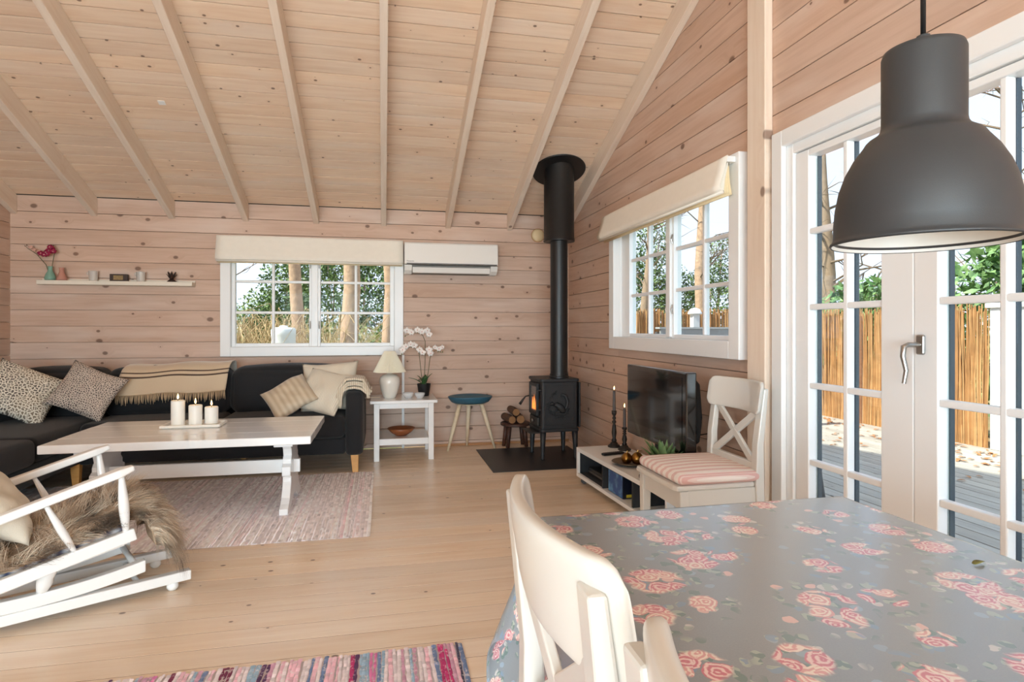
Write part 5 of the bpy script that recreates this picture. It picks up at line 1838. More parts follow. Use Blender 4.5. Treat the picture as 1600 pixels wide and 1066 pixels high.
M['ingo'] = paint('warm_white_lacquer', (216, 214, 208), 0.28, coat=0.25)
cross_chair('white cross-back chair nearer the stove at the dining table', (0.445, 0.80, 0), 0, M['ingo'])
cross_chair('white cross-back chair cut off by the lower picture edge', (0.445, 0.285, 0), 0, M['ingo'])
cross_chair('white cross-back chair with a striped pad beside the television', (1.465, 2.615, 0), R(180), M['ingo'])
M['pad'], nt, b = newmat('red_white_ticking')
tc = node(nt, 'ShaderNodeTexCoord')
sx_ = node(nt, 'ShaderNodeSeparateXYZ')
nt.links.new(tc.outputs['Object'], sx_.inputs[0])
fr_ = math_(nt, 'FRACT', math_(nt, 'MULTIPLY', sx_.outputs[1], 20.0))
fine = math_(nt, 'FRACT', math_(nt, 'MULTIPLY', sx_.outputs[1], 96.0))
s1 = math_(nt, 'MULTIPLY', math_(nt, 'LESS_THAN', fr_, 0.45), 0.6)
s2 = math_(nt, 'MULTIPLY', s1, math_(nt, 'ADD', math_(nt, 'MULTIPLY', math_(nt, 'GREATER_THAN', fine, 0.45), 0.6), 0.4))
nt.links.new(mixc(nt, s2, srgb(240, 230, 224), srgb(206, 128, 124)), b.inputs['Base Color'])
b.inputs['Roughness'].default_value = 0.85
pd = soft_box('seat_pad', -0.205, -0.215, 0.0, 0.20, 0.215, 0.05, 0.022, M['pad'], None, 0.012)
pd.location = (1.463, 2.615, 0.4545)
pd.rotation_euler = (0, 0, R(180))
tag(pd, 'red and white striped seat pad on the chair beside the television', 'seat pad')

# ---- dining table under its floral cloth
TX0, TX1, TY0, TY1, TZ = 0.33, 1.062, -0.35, 1.222, 0.748
dt = empty('dining_table', ((TX0 + TX1) / 2, (TY0 + TY1) / 2, 0), label='dining table hidden under the grey floral cloth', cat='table')
hx, hy = (TX1 - TX0) / 2 - 0.004, (TY1 - TY0) / 2 - 0.004
MB().box(-hx, -hy, TZ - 0.034, hx, hy, TZ - 0.004).build('table_top', M['ingo'], dt, bevel=0.004)
for sx in (-1, 1):
    for sy in (-1, 1):
        MB().box(sx * (hx - 0.06) - 0.03, sy * (hy - 0.06) - 0.03, 0, sx * (hx - 0.06) + 0.03, sy * (hy - 0.06) + 0.03, TZ - 0.035).build('leg', M['ingo'], dt, bevel=0.004)
MB().box(-hx + 0.06, -hy + 0.05, TZ - 0.12, hx - 0.06, hy - 0.05, TZ - 0.0345).build('apron', M['ingo'], dt)
M['cloth'], nt, b = newmat('grey_rose_oilcloth')
uvn = node(nt, 'ShaderNodeUVMap')
P_ = uvn.outputs[0]
wob = node(nt, 'ShaderNodeTexNoise')
wob.inputs['Scale'].default_value = 28
wob.inputs['Detail'].default_value = 3
nt.links.new(P_, wob.inputs['Vector'])
w0 = node(nt, 'ShaderNodeVectorMath', operation='SUBTRACT')
nt.links.new(wob.outputs['Color'], w0.inputs[0])
w0.inputs[1].default_value = (0.5, 0.5, 0.5)
w1_ = node(nt, 'ShaderNodeVectorMath', operation='SCALE')
w1_.inputs['Scale'].default_value = 0.022
nt.links.new(w0.outputs[0], w1_.inputs[0])
Q = node(nt, 'ShaderNodeVectorMath', operation='ADD')
nt.links.new(P_, Q.inputs[0])
nt.links.new(w1_.outputs[0], Q.inputs[1])
Q = Q.outputs[0]


def vor(vec, scale, rnd=1.0):
    v = node(nt, 'ShaderNodeTexVoronoi', voronoi_dimensions='2D')
    v.inputs['Scale'].default_value = scale
    v.inputs['Randomness'].default_value = rnd
    nt.links.new(vec, v.inputs['Vector'])
    s = node(nt, 'ShaderNodeSeparateColor')
    nt.links.new(v.outputs['Color'], s.inputs[0])
    return v.outputs['Distance'], s.outputs


BIG = 8.2
db, cb = vor(Q, BIG, 0.75)                       # bouquets
bsize = math_(nt, 'ADD', math_(nt, 'MULTIPLY', cb[0], 0.20), 0.20)
rel_ = math_(nt, 'DIVIDE', db, bsize)
inb = math_(nt, 'SUBTRACT', 1.0, step(nt, rel_, 0.85, 1.05))
around = math_(nt, 'MULTIPLY', math_(nt, 'SUBTRACT', 1.0, step(nt, rel_, 1.45, 2.0)), 1.0)
dr_, cr = vor(Q, 31.0, 0.85)                     # single roses
dp_, cp_ = vor(Q, 105.0, 1.0)                    # petals
rose = math_(nt, 'MULTIPLY', math_(nt, 'LESS_THAN', dr_, 0.60), inb)
swirl = math_(nt, 'SINE', math_(nt, 'ADD', math_(nt, 'MULTIPLY', dr_, 26.0), math_(nt, 'MULTIPLY', cp_[0], 3.5)))
pet = mixc(nt, step(nt, swirl, -0.6, 0.8), srgb(206, 116, 136), srgb(242, 214, 214))
pet2 = mixc(nt, step(nt, swirl, -0.6, 0.8), srgb(222, 164, 166), srgb(246, 232, 222))
pet = mixc(nt, math_(nt, 'GREATER_THAN', cr[1], 0.5), pet, pet2)
dl, cl_ = vor(Q, 46.0, 1.0)                      # leaves and small blossoms
leafm = math_(nt, 'MULTIPLY', math_(nt, 'MULTIPLY', math_(nt, 'LESS_THAN', dl, 0.42), math_(nt, 'LESS_THAN', cl_[0], 0.55)), around)
lcol = mixc(nt, math_(nt, 'GREATER_THAN', cl_[1], 0.55), srgb(104, 134, 130), srgb(126, 156, 186))
lcol = mixc(nt, math_(nt, 'GREATER_THAN', cl_[1], 0.82), lcol, srgb(214, 214, 214))
lcol = mixc(nt, math_(nt, 'LESS_THAN', cp_[1], 0.3), lcol, srgb(170, 186, 178))
ds, cs_ = vor(Q, 19.0, 1.0)                      # scattered sprigs
spr = math_(nt, 'MULTIPLY', math_(nt, 'LESS_THAN', ds, 0.16), math_(nt, 'LESS_THAN', cs_[0], 0.38))
scol = mixc(nt, math_(nt, 'GREATER_THAN', cs_[1], 0.5), srgb(222, 188, 186), srgb(150, 170, 190))
grn = node(nt, 'ShaderNodeTexNoise')
grn.inputs['Scale'].default_value = 420
nt.links.new(P_, grn.inputs['Vector'])
base = mixc(nt, grn.outputs['Fac'], srgb(132, 143, 153), srgb(147, 157, 166))
c = mixc(nt, spr, base, scol)
c = mixc(nt, math_(nt, 'MULTIPLY', leafm, 0.8), c, lcol)
c = mixc(nt, math_(nt, 'MULTIPLY', rose, 0.92), c, pet)
nt.links.new(c, b.inputs['Base Color'])
b.inputs['Roughness'].default_value = 0.30
b.inputs['Coat Weight'].default_value = 0.9
b.inputs['Coat Roughness'].default_value = 0.20
wr_ = node(nt, 'ShaderNodeTexNoise')
wr_.inputs['Scale'].default_value = 9
nt.links.new(P_, wr_.inputs['Vector'])
bp = node(nt, 'ShaderNodeBump')
bp.inputs['Strength'].default_value = 0.12
bp.inputs['Distance'].default_value = 0.01
nt.links.new(wr_.outputs['Fac'], bp.inputs['Height'])
nt.links.new(bp.outputs[0], b.inputs['Normal'])
DROP = 0.265
LX, LY = TX1 - TX0, TY1 - TY0


def samples(L, n_in, DROP=0.265):
    d = [-DROP * (1 - q / 16) for q in range(16)] + [-0.008, -0.004]
    ins = list(np.linspace(0, L, n_in))
    return d + ins + [L - v for v in d[::-1]]


us, vv = samples(LX, 13), samples(LY, 25, 0.43)
mb = MB()
uvs = []
for u in us:
    for v in vv:
        ox_ = u if u < 0 else (u - LX if u > LX else 0.0)
        oy_ = v if v < 0 else (v - LY if v > LY else 0.0)
        x = min(max(u, 0), LX)
        y_ = min(max(v, 0), LY)
        hyp = (abs(ox_) ** 2.6 + abs(oy_) ** 2.6) ** (1 / 2.6)
        z = TZ + 0.0005 * math.sin(9 * u) * math.sin(7 * v)
        if hyp > 0:
            along_ = (v if abs(ox_) > abs(oy_) else u)
            fold = 1 + (0.0 if (ox_ and oy_) else 0.30 * math.sin(along_ * 13.0) * min(1, hyp / 0.2))
            cor = 2 * abs(ox_ * oy_) / (hyp * hyp)
            fl_ = (0.14 + 0.20 * cor) * fold
            fl_ = fl_ * hyp + 0.004
            x += ox_ / hyp * fl_
            y_ += oy_ / hyp * fl_
            z -= max(0, hyp - 0.004) * 0.985
        mb.v.append((TX0 + x, TY0 + y_, z))
        uvs.append((u, v))
nv = len(vv)
mb.f = [(i * nv + j, (i + 1) * nv + j, (i + 1) * nv + j + 1, i * nv + j + 1) for i in range(len(us) - 1) for j in range(nv - 1)]
tcl = mb.build('tablecloth', M['cloth'], None, smooth='all', fix=False, solid=0.0015)
uvl = tcl.data.uv_layers.new(name='UVMap')
for l in tcl.data.loops:
    uvl.data[l.index].uv = uvs[l.vertex_index]
tag(tcl, 'grey oilcloth with pink roses draped over the dining table', 'tablecloth')
lf = MB()
blade(lf, (-0.012, 0, 0.001), (0.014, 0.003, 0.002), 0.009, 0.002)
lf = lf.build('dry_leaf', paint('dry_green_leaf', (120, 118, 60), 0.7), None, smooth='all', solid=0.0008)
lf.location = (0.985, 0.823, TZ + 0.002)
tag(lf, 'tiny dry green leaf lying on the tablecloth near the doors', 'leaf')

# ---- pendant lamp
pn = empty('pendant_lamp', (0.706, 0.667, 1.262), label='dark grey metal pendant lamp hanging over the dining table', cat='lamp')
outp = [(0.006, 0.262), (0.040, 0.262), (0.0465, 0.259), (0.0485, 0.253), (0.0485, 0.162), (0.0495, 0.156), (0.053, 0.150), (0.059, 0.1455), (0.0645, 0.142), (0.0675, 0.139), (0.0705, 0.134), (0.082, 0.118), (0.0925, 0.098), (0.100, 0.076), (0.1045, 0.052), (0.1065, 0.028), (0.107, 0.010), (0.1085, 0.006), (0.111, 0.004), (0.1115, 0.002), (0.110, 0.0)]
M['lamp_grey'] = paint('dark_grey_powder_coat', (50, 52, 54), 0.45, bump=0.05, bscale=900)
MB().lathe(outp + [(r_ - 0.0022, z_ - 0.0006) for r_, z_ in outp[::-1][2:]], 72).build('lamp_shade', M['lamp_grey'], pn, smooth='all')
inn = [(0.1085, 0.0008), (0.1045, 0.010), (0.1038, 0.028), (0.1018, 0.052), (0.0973, 0.075), (0.0898, 0.096), (0.0795, 0.115), (0.066, 0.133), (0.045, 0.15), (0.001, 0.152)]
MB().lathe(inn, 72, cap=False).build('shade_inside', paint('white_enamel_inside', (240, 240, 236), 0.4), pn, smooth='all')
MB().lathe([(0.020, 0.10), (0.020, 0.152), (0.001, 0.152)], 20).build('lamp_holder', M['white'], pn)
MB().lathe([(0.001, 0.035), (0.018, 0.04), (0.026, 0.06), (0.022, 0.085), (0.013, 0.10), (0.012, 0.105)], 20).build('bulb', paint('opal_bulb', (246, 244, 238), 0.3), pn, smooth='all')
zc_ = RIDGE_Z - TAN * (RIDGE_Y - 0.667) - 1.262
MB().tube([(0, 0, 0.258), (0, 0, zc_)], 0.0032, 8).build('cord', M['black'], pn, smooth='all')
MB().lathe([(0.001, 0.262), (0.010, 0.262), (0.008, 0.278), (0.001, 0.279)], 14).build('cord_grip', M['lamp_grey'], pn)

# ================================================================== OUTDOORS
GZ = -0.30
M['ground'], nt, b = newmat('leaf_litter_ground')
tc = node(nt, 'ShaderNodeTexCoord')
n1 = node(nt, 'ShaderNodeTexNoise')
n1.inputs['Scale'].default_value = 1.4
n1.inputs['Detail'].default_value = 8
nt.links.new(tc.outputs['Object'], n1.inputs['Vector'])
c = mixc(nt, step(nt, n1.outputs['Fac'], 0.42, 0.6), srgb(96, 112, 58), srgb(158, 132, 92))
nt.links.new(c, b.inputs['Base Color'])
b.inputs['Roughness'].default_value = 1.0
g = MB().box(-60, -40, GZ - 0.2, 60, 70, GZ).build('ground', M['ground'], None)
tag(g, 'leaf-strewn garden ground around the house', 'ground', kind='structure')

# ---- deck
M['deck'] = pine('weathered_deck', (190, 182, 170), (160, 152, 142), (110, 104, 98), rough=0.8, knots=0.1, per=0.22)
dk_ = empty('deck', label='weathered grey timber deck outside the french doors', cat='deck', kind='structure')
x = 1.95
while x < 6.15:
    board('deck_board', dk_, frame((0, 1, 0), (-1, 0, 0), (x + 0.138, -3.0, -0.10)), (0, 0, 11.8, 11.8), 0.138, 0.03, M['deck'], 0.003)
    x += 0.145
MB().box(1.95, -2.95, GZ, 6.2, 8.75, -0.131).build('deck_frame', M['roof'], dk_)

# ---- reed fence
M['reed'] = paint('willow_reed', (172, 126, 78), 0.8, var=0.4, vscale=9)
M['reed2'] = paint('willow_reed_pale', (196, 154, 104), 0.8, var=0.35, vscale=9)
M['wire'] = paint('fence_wire', (96, 70, 46), 0.6)


def reed_fence(p0, p1, h, label, seed):
    r = np.random.default_rng(seed)
    p0, p1 = Vector(p0), Vector(p1)
    L = (p1 - p0).length
    d = (p1 - p0) / L
    nrm = Vector((-d.y, d.x, 0))
    f = empty('reed_fence', p0, label=label, cat='fence')
    for mat, nm, sh_ in ((M['reed'], 'reeds', 0.0), (M['reed2'], 'reeds', 0.5), (M['reed'], 'reeds', 0.25)):
        mb = MB()
        n = int(L / 0.0165)
        for i in range(n):
            s0 = (i + sh_ + r.uniform(-0.3, 0.3)) * L / n
            rr = r.uniform(0.006, 0.011)
            lean = r.normal(0, 0.025)
            off = r.uniform(-0.014, 0.014)
            hh = h + r.uniform(-0.05, 0.05)
            q0 = d * s0 + nrm * off
            q2 = d * (s0 + lean) + nrm * (off + r.normal(0, 0.008))
            q1 = (q0 + q2) / 2 + d * r.normal(0, 0.012)
            mb.tube([q0, Vector((q1.x, q1.y, hh * 0.5)), Vector((q2.x, q2.y, hh))], [rr, rr, rr * 0.7], 4, cap=False)
        tag(mb.build(nm, mat, f, fix=False), kind='stuff')
    for zz in (0.12, 0.45, 0.8, 1.15):
        MB().tube([nrm * 0.022 + Vector((0, 0, zz)), d * L + nrm * 0.022 + Vector((0, 0, zz))], 0.006, 5).build('binding_wire', M['wire'], f)
    k = 0.0
    while k <= L + 0.01:
        q = d * min(k, L - 0.04) - nrm * 0.06
        MB().box(q.x - 0.035, q.y - 0.035, 0, q.x + 0.035, q.y + 0.035, h - 0.06).build('fence_post', M['trimwood'], f)
        k += 1.8
    return f


reed_fence((6.12, 8.5, -0.10), (6.12, 5.02, -0.10), 1.46, 'brown reed fence along the far edge of the deck seen through the french doors', 1)
reed_fence((2.2, 8.56, -0.10), (6.05, 8.56, -0.10), 1.50, 'brown reed fence across the end of the deck seen through the gable window', 2)
ws = empty('white_screen', (6.15, 4.98, -0.10), label='white rendered garden wall at the right end of the reed fence', cat='wall')
M['render'] = paint('white_render', (232, 232, 230), 0.8, var=0.04, vscale=3)
MB().box(-0.06, -4.2, 0, 0.10, 0, 1.45).build('wall_panel', M['render'], ws, bevel=0.01)
MB().box(-0.09, -4.23, 1.45, 0.13, 0.03, 1.50).build('coping', M['render'], ws, bevel=0.01)
# white capped post and grey screen seen through the gable window
wp = empty('garden_post', (3.90, 7.0, -0.10), label='white garden post with a domed cap outside the gable window', cat='post')
MB().box(-0.045, -0.045, 0, 0.045, 0.045, 1.42).build('shaft', M['render'], wp, bevel=0.004)
MB().lathe([(0.085, 1.42), (0.09, 1.43), (0.085, 1.445), (0.06, 1.485), (0.02, 1.50), (0.001, 1.502)], 20, cap=True).build('cap', M['render'], wp, smooth=40)
gsn = empty('grey_screen', (3.75, 6.55, -0.10), label='low grey painted screen in front of the white garden post', cat='screen')
MB().box(-0.55, -0.02, 0.06, 1.05, 0.02, 1.235).build('screen_panel', paint('grey_screen_paint', (150, 152, 152), 0.6), gsn)
for x in (-0.55, 0.25, 1.0):
    MB().box(x - 0.03, 0.02, 0.0, x + 0.03, 0.08, 1.2).build('screen_post', M['roof'], gsn)
MB().box(-0.57, -0.03, 1.235, 1.07, 0.09, 1.255).build('screen_rail', paint('grey_rail', (176, 178, 178), 0.6), gsn)

# ---- garden chair of dark tube on the deck
gc = empty('garden_chair', (2.46, 3.42, -0.10), R(-30), label='dark grey tubular garden chair on the deck outside the doors', cat='chair')
M['tube_grey'] = paint('dark_grey_tube', (66, 68, 72), 0.4, metal=0.3)
for s in (-1, 1):
    y_ = 0.25 * s
    MB().tube([(0.28, y_, 0.0), (0.25, y_, 0.20), (0.22, y_, 0.42), (0.18, y_, 0.57), (0.06, y_, 0.64), (-0.12, y_, 0.64), (-0.22, y_, 0.64)], 0.016, 10).build('arm_tube', M['tube_grey'], gc, smooth='all')
    MB().tube([(-0.30, y_ * 0.95, 0.0), (-0.20, y_ * 0.95, 0.42), (-0.24, y_ * 0.95, 0.70), (-0.30, y_ * 0.95, 0.90)], 0.016, 10).build('back_tube', M['tube_grey'], gc, smooth='all')
for k in range(7):
    x = -0.19 + 0.062 * k
    MB().box(x, -0.235, 0.405, x + 0.045, 0.235, 0.42).build('seat_slat', M['tube_grey'], gc, bevel=0.003)
for k in range(5):
    z = 0.52 + 0.075 * k
    x = -0.215 - 0.11 * (z - 0.45) * 2 * 0.75
    MB().box(x - 0.006, -0.235, z, x + 0.006, 0.235, z + 0.05).build('back_slat', M['tube_grey'], gc, bevel=0.003)
for y_ in (-0.235, 0.235):
    MB().bar((-0.20, y_, 0.40), (0.225, y_, 0.40), 0.02, 0.02).build('side_rail', M['tube_grey'], gc)
MB().bar((-0.24, -0.25, 0.18), (0.26, -0.25, 0.18), 0.018, 0.018).build('stretcher', M['tube_grey'], gc)
MB().bar((-0.24, 0.25, 0.18), (0.26, 0.25, 0.18), 0.018, 0.018).build('stretcher', M['tube_grey'], gc)


# ---- leaves, bushes, trees
def leaf_cloud(name, blobs, n, size, mat, parent, seed, aspect=0.45, droop=0.3, shell=0.55):
    """n real leaves (two-faced quads bent on the midrib) scattered through ellipsoids"""
    r = np.random.default_rng(seed)
    B = np.array(blobs, float)
    vol = B[:, 3] * B[:, 4] * B[:, 5]
    idx = r.choice(len(B), n, p=vol / vol.sum())
    d = r.normal(size=(n, 3))
    d /= np.linalg.norm(d, axis=1)[:, None]
    rad = (shell + (1 - shell) * r.random(n)) ** 0.8
    rad = np.where(r.random(n) < 0.25, r.random(n), rad)
    C = B[idx, :3] + d * B[idx, 3:6] * rad[:, None]
    ax = d * 0.7 + r.normal(size=(n, 3)) * 0.6
    ax[:, 2] -= droop
    ax /= np.linalg.norm(ax, axis=1)[:, None]
    sd = np.cross(ax, r.normal(size=(n, 3)))
    sd /= np.linalg.norm(sd, axis=1)[:, None]
    L = size * r.uniform(0.6, 1.3, n)[:, None]
    V = np.stack([C - ax * L * 0.5, C + sd * L * aspect * 0.5, C + ax * L * 0.5, C - sd * L * aspect * 0.5], 1).reshape(-1, 3)
    me = bpy.data.meshes.new(name)
    me.vertices.add(4 * n)
    me.vertices.foreach_set('co', V.ravel())
    me.loops.add(4 * n)
    me.loops.foreach_set('vertex_index', np.arange(4 * n))
    me.polygons.add(n)
    me.polygons.foreach_set('loop_start', np.arange(0, 4 * n, 4))
    me.polygons.foreach_set('loop_total', np.full(n, 4))
    me.update(calc_edges=True)
    me.materials.append(mat)
    o = bpy.data.objects.new(name, me)
    COL.objects.link(o)
    o.parent = parent
    tag(o, kind='stuff')
    return o


def foliage(name, a, b_, sc=3.0):
    m, nt, b = newmat(name)
    tc = node(nt, 'ShaderNodeTexCoord')
    n = node(nt, 'ShaderNodeTexNoise')
    n.inputs['Scale'].default_value = sc
    n.inputs['Detail'].default_value = 5
    nt.links.new(tc.outputs['Object'], n.inputs['Vector'])
    nt.links.new(mixc(nt, step(nt, n.outputs['Fac'], 0.35, 0.65), srgb(*a), srgb(*b_)), b.inputs['Base Color'])
    b.inputs['Roughness'].default_value = 0.5
    return m


M['fol_dark'] = foliage('evergreen_needles', (60, 86, 46), (122, 146, 82))
M['fol_mid'] = foliage('bush_leaves', (92, 122, 60), (160, 172, 96))
M['fol_rhodo'] = foliage('rhododendron_leaves', (72, 112, 60), (146, 178, 112), 6)
M['bark_pine'] = paint('pine_bark', (188, 156, 128), 0.95, var=0.4, vscale=16, bump=0.9, bscale=24)
M['bark_grey'] = paint('grey_bark', (164, 140, 116), 0.95, var=0.3, vscale=7, bump=0.6, bscale=24)
M['twig'] = paint('bare_twig', (132, 112, 92), 0.9, var=0.2)
M['straw'] = paint('dry_straw', (178, 152, 110), 0.9, var=0.4, vscale=5)


def tree(loc, h, r0, label, seed, bark, lean=(0, 0), twigs=26, crown=None, crown_mat=None, start=0.25, nleaf=2500, lsize=0.09, tw_len=1.0):
    r = np.random.default_rng(seed)
    t = empty('tree', loc, label=label, cat='tree', group='trees outside the windows')
    n = 12
    pts = [Vector((lean[0] * (k / n) + 0.05 * math.sin(k * 1.3 + seed), lean[1] * (k / n) + 0.05 * math.cos(k * 1.1 + seed), h * k / n)) for k in range(n + 1)]
    rad = [r0 * (1.35 if k == 0 else 1.0) * (1 - 0.72 * k / n) for k in range(n + 1)]
    MB().tube(pts, rad, 12).build('trunk', bark, t, smooth='all')
    mb = MB()
    for q in range(twigs):
        f = r.uniform(start, 0.98)
        i = min(int(f * n), n - 1)
        p = pts[i].lerp(pts[i + 1], f * n - i)
        a = r.uniform(0, 6.28)
        L = tw_len * h * r.uniform(0.10, 0.26) * (1.15 - f * 0.6)
        d = Vector((math.cos(a), math.sin(a), r.uniform(0.05, 0.8))).normalized()
        rr = rad[i] * r.uniform(0.10, 0.28) + 0.004
        b1 = p + d * L * 0.5 + Vector((0, 0, r.uniform(-0.05, 0.12) * L))
        b2 = b1 + (d + Vector(r.normal(0, 0.35, 3))).normalized() * L * 0.5
        mb.tube([p, b1, b2], [rr, rr * 0.6, rr * 0.2], 5, cap=False)
        for w in range(5):
            s_ = b1.lerp(b2, r.random()) if w < 3 else p.lerp(b1, r.uniform(0.4, 1))
            e = s_ + (d * 0.6 + Vector(r.normal(0, 0.7, 3))).normalized() * L * r.uniform(0.2, 0.45)
            mdl = s_.lerp(e, 0.5) + Vector(r.normal(0, 0.03 * L, 3))
            mb.tube([s_, mdl, e], [rr * 0.4, rr * 0.25, 0.0015], 4, cap=False)
    tag(mb.build('branches', M['twig'] if crown is None else bark, t, fix=False, smooth='all'), kind='stuff')
    if crown:
        leaf_cloud('foliage', crown, nleaf, lsize, crown_mat, t, seed + 50)
    return t


def bush(name, loc, blobs, n, size, mat, label, seed, cat='bush', stems=6, **kw):
    t = empty(name, loc, label=label, cat=cat, group='bushes outside the windows')
    r = np.random.default_rng(seed)
    mb = MB()
    for k in range(stems):
        bl = blobs[k % len(blobs)]
        mb.tube([(bl[0] * 0.4 + r.normal(0, 0.08), bl[1] * 0.4 + r.normal(0, 0.08), 0), (bl[0] * 0.8, bl[1] * 0.8, bl[2] * 0.6), (bl[0] + r.normal(0, 0.1), bl[1] + r.normal(0, 0.1), bl[2] + bl[5] * 0.5)], [0.03, 0.02, 0.008], 6)
    tag(mb.build('stems', M['bark_grey'], t, smooth='all', fix=False), kind='stuff')
    leaf_cloud('foliage', blobs, n, size, mat, t, seed, **kw)
    return t


# behind the back window
tree((-1.02, 9.6, GZ), 7.5, 0.115, 'pale slanting trunk in the left sash of the back window', 21, M['bark_pine'], (-1.1, 0.2), 16, start=0.5)
tree((-0.40, 8.6, GZ), 8.0, 0.140, 'thick reddish pine trunk nearest behind the right sash of the back window', 22, M['bark_pine'], (-0.25, 0.1), 10, start=0.45)
tree((0.06, 8.9, GZ), 8.0, 0.125, 'straight pine trunk at the right edge of the back window', 23, M['bark_pine'], (0.05, 0.1), 10, start=0.45)
tree((-3.6, 14.5, GZ), 7.0, 0.10, 'thin bare tree far off behind the left sash of the back window', 24, M['bark_grey'], (-0.3, 0), 30, start=0.2)
bush('conifer', (-0.4, 12.0, GZ), [(0, 0, 1.6, 1.5, 0.9, 1.6), (0.6, 0.3, 3.0, 1.1, 0.8, 1.4), (-0.7, 0.2, 2.6, 0.9, 0.7, 1.1)], 17000, 0.085, M['fol_dark'], 'dark evergreen behind the right sash of the back window', 31, 'conifer')
bush('conifer', (-2.1, 12.8, GZ), [(0, 0, 1.1, 0.8, 0.8, 1.1), (0.2, 0.1, 2.2, 0.6, 0.6, 0.9)], 8000, 0.085, M['fol_dark'], 'smaller evergreen behind the middle of the back window', 32, 'conifer')
bush('bush', (-1.0, 10.6, GZ), [(0.2, 0, 0.8, 1.0, 0.5, 0.8), (1.3, 0, 0.8, 0.8, 0.5, 0.8)], 8000, 0.075, M['fol_mid'], 'olive green bush between the trunks behind the back window', 33)
bush('bush', (-3.1, 13.2, GZ), [(0.0, 0, 1.0, 0.9, 0.6, 1.0), (0.6, 0.1, 1.4, 0.6, 0.5, 0.9)], 7000, 0.075, M['fol_mid'], 'yellow green bush behind the left sash of the back window', 34)


def straw(loc, w, d, h, n, label, seed):
    r = np.random.default_rng(seed)
    t = empty('dry_grass', loc, label=label, cat='grass', kind='stuff')
    mb = MB()
    for k in range(n):
        x, y_ = r.uniform(-w, w), r.uniform(-d, d)
        hh = h * r.uniform(0.45, 1.1)
        a = r.uniform(0, 6.28)
        b_ = hh * r.uniform(0.1, 0.9)
        p0 = Vector((x, y_, 0))
        p1 = p0 + Vector((b_ * 0.25 * math.cos(a), b_ * 0.25 * math.sin(a), hh * 0.6))
        p2 = p0 + Vector((b_ * 0.7 * math.cos(a), b_ * 0.7 * math.sin(a), hh * (1.0 - 0.1 * r.random())))
        p3 = p0 + Vector((b_ * 1.2 * math.cos(a), b_ * 1.2 * math.sin(a), hh * r.uniform(0.6, 0.95)))
        mb.tube([p0, p1, p2, p3], [0.007, 0.006, 0.0045, 0.002], 4, cap=False)
    o = mb.build('dry_stems', M['straw'], t, fix=False, smooth='all')
    return t


straw((-1.8, 9.3, GZ), 1.3, 0.8, 1.62, 900, 'tangle of dry straw-coloured stems behind the left sash of the back window', 41)
straw((-0.2, 9.9, GZ), 1.0, 0.6, 1.3, 330, 'sparser dry stems around the pine trunks behind the back window', 42)
wd = empty('white_drum', (-1.24, 8.05, GZ), label='white ribbed plastic drum outside the back window', cat='drum')
MB().lathe([(0.14, 0), (0.15, 0.01)] + [q for k in range(7) for q in ((0.15, 0.05 + 0.2 * k), (0.143, 0.10 + 0.2 * k), (0.15, 0.15 + 0.2 * k))] + [(0.15, 1.42), (0.13, 1.45), (0.001, 1.455)], 24).build('drum_body', M['render'], wd, smooth='all')
MB().lathe([(0.05, 1.452), (0.05, 1.475), (0.001, 1.478)], 16).build('lid', M['white'], wd)

# outside the gable window and the french doors
tree((6.0, 10.6, GZ), 7.5, 0.12, 'orange pine trunk behind the near sash of the gable window', 25, M['bark_pine'], (0.1, 0.0), 26, start=0.25)
tree((5.15, 11.4, GZ), 6.5, 0.10, 'leaning pale trunk behind the far sash of the gable window', 26, M['bark_grey'], (0.35, 0.0), 30, start=0.25)
tree((8.6, 12.4, GZ), 7.0, 0.09, 'slim bare tree beyond the corner of the reed fence', 27, M['bark_grey'], (0.4, 0), 34, start=0.2)
tree((8.8, 10.3, GZ), 7.5, 0.16, 'mossy bare tree seen in the far leaf of the french doors', 28, M['bark_grey'], (-0.5, 0), 40, start=0.2)
tree((9.6, 7.6, GZ), 8.0, 0.12, 'bare branching tree seen through the near leaf of the french doors', 29, M['bark_grey'], (0.3, 0.2), 44, start=0.2, tw_len=1.2)
tree((10.5, 6.4, GZ), 8.0, 0.17, 'forked pale trunk at the right edge of the french doors', 30, M['bark_grey'], (-0.3, 0.6), 40, start=0.25, tw_len=1.2)
bush('conifer', (6.1, 13.6, GZ), [(0, 0, 1.6, 0.9, 0.8, 1.7), (0.5, 0.2, 3.2, 0.55, 0.6, 1.1), (-0.7, 0.1, 2.7, 0.5, 0.6, 1.2)], 11000, 0.09, M['fol_dark'], 'dark evergreen beyond the fence behind the gable window', 35, 'conifer')
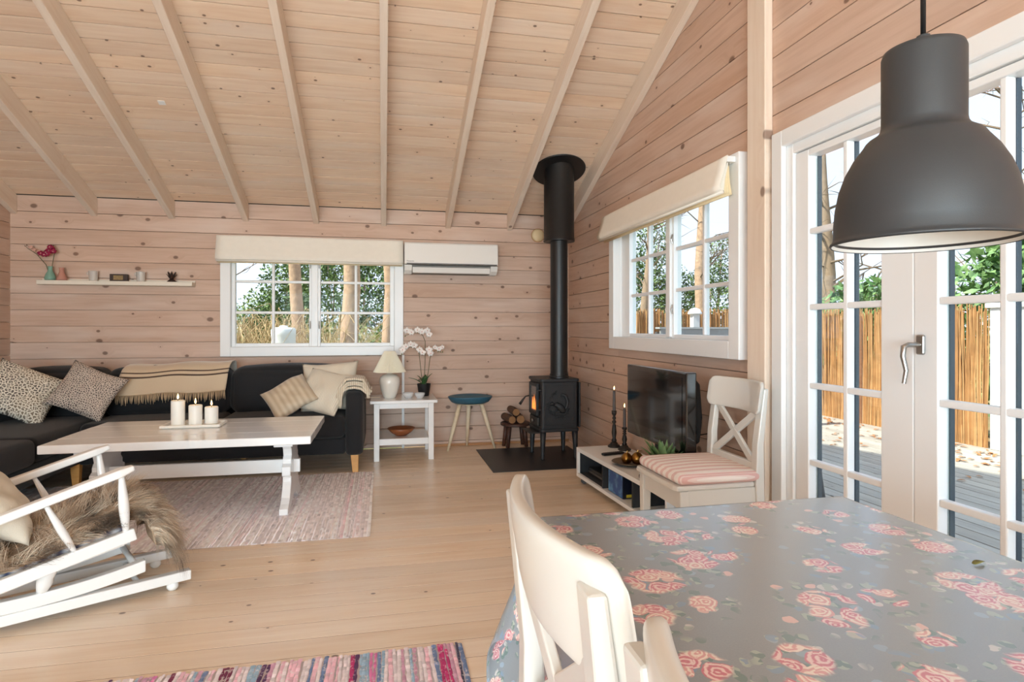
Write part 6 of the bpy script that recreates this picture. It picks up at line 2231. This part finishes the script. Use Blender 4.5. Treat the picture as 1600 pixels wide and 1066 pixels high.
bush('conifer', (7.9, 13.4, GZ), [(0, 0, 1.6, 0.9, 0.8, 1.5), (-0.8, 0.1, 1.6, 0.7, 0.7, 1.4), (0.3, 0.1, 3.0, 0.5, 0.5, 0.8)], 9500, 0.09, M['fol_dark'], 'rounded evergreen beyond the fence in the near sash of the gable window', 36, 'conifer')
bush('rhododendron', (7.6, 8.3, GZ), [(0, 0, 1.3, 0.7, 0.9, 1.0), (-0.1, -0.5, 1.6, 0.5, 0.6, 0.7)], 2400, 0.17, M['fol_rhodo'], 'rhododendron above the fence in the far leaf of the french doors', 37, aspect=0.36)
bush('rhododendron', (7.7, 5.9, GZ), [(0, 0, 1.5, 0.9, 0.9, 1.2), (0.1, -0.9, 1.7, 0.8, 0.9, 1.2), (0.2, -0.3, 2.4, 0.7, 1.0, 0.7)], 6500, 0.17, M['fol_rhodo'], 'large rhododendron above the fence in the near leaf of the french doors', 38, aspect=0.36)
bush('bush', (9.6, 13.0, GZ), [(0, 0, 1.2, 1.3, 1.0, 1.3), (1.5, -1.0, 1.2, 1.2, 1.0, 1.2)], 4200, 0.12, M['fol_mid'], 'distant olive bush behind the bare trees past the deck', 39)
# branchy tree over the roof side that dapples the deck
tree((1.2, -7.5, GZ), 10.0, 0.20, 'tall garden tree behind the house shading the deck', 61, M['bark_grey'], (0.5, 0.3), 40, [(0.3, 0.2, 8.0, 2.4, 2.4, 2.0), (2.2, 1.5, 8.4, 2.0, 1.8, 1.6)], M['fol_mid'], 0.4, 2600, 0.20)

# fallen leaves on the deck
r = np.random.default_rng(77)
M['fallen'] = paint('fallen_beech_leaf', (176, 120, 74), 0.8, var=0.3, vscale=3)
fl_m = MB()
for k in range(420):
    x, y_ = 6.0 - abs(r.normal(0, 0.7)), r.uniform(2.0, 8.3)
    if x < 2.2:
        continue
    a = r.uniform(0, 6.28)
    s_ = r.uniform(0.02, 0.04)
    blade(fl_m, (x, y_, -0.096), (x + 2 * s_ * math.cos(a), y_ + 2 * s_ * math.sin(a), -0.09), s_ * 1.1, 0.004, 0.3, 3)
fo_ = fl_m.build('fallen_leaves', M['fallen'], None, smooth='all', fix=False)
tag(fo_, 'scattered brown fallen leaves on the deck', 'leaves', kind='stuff')
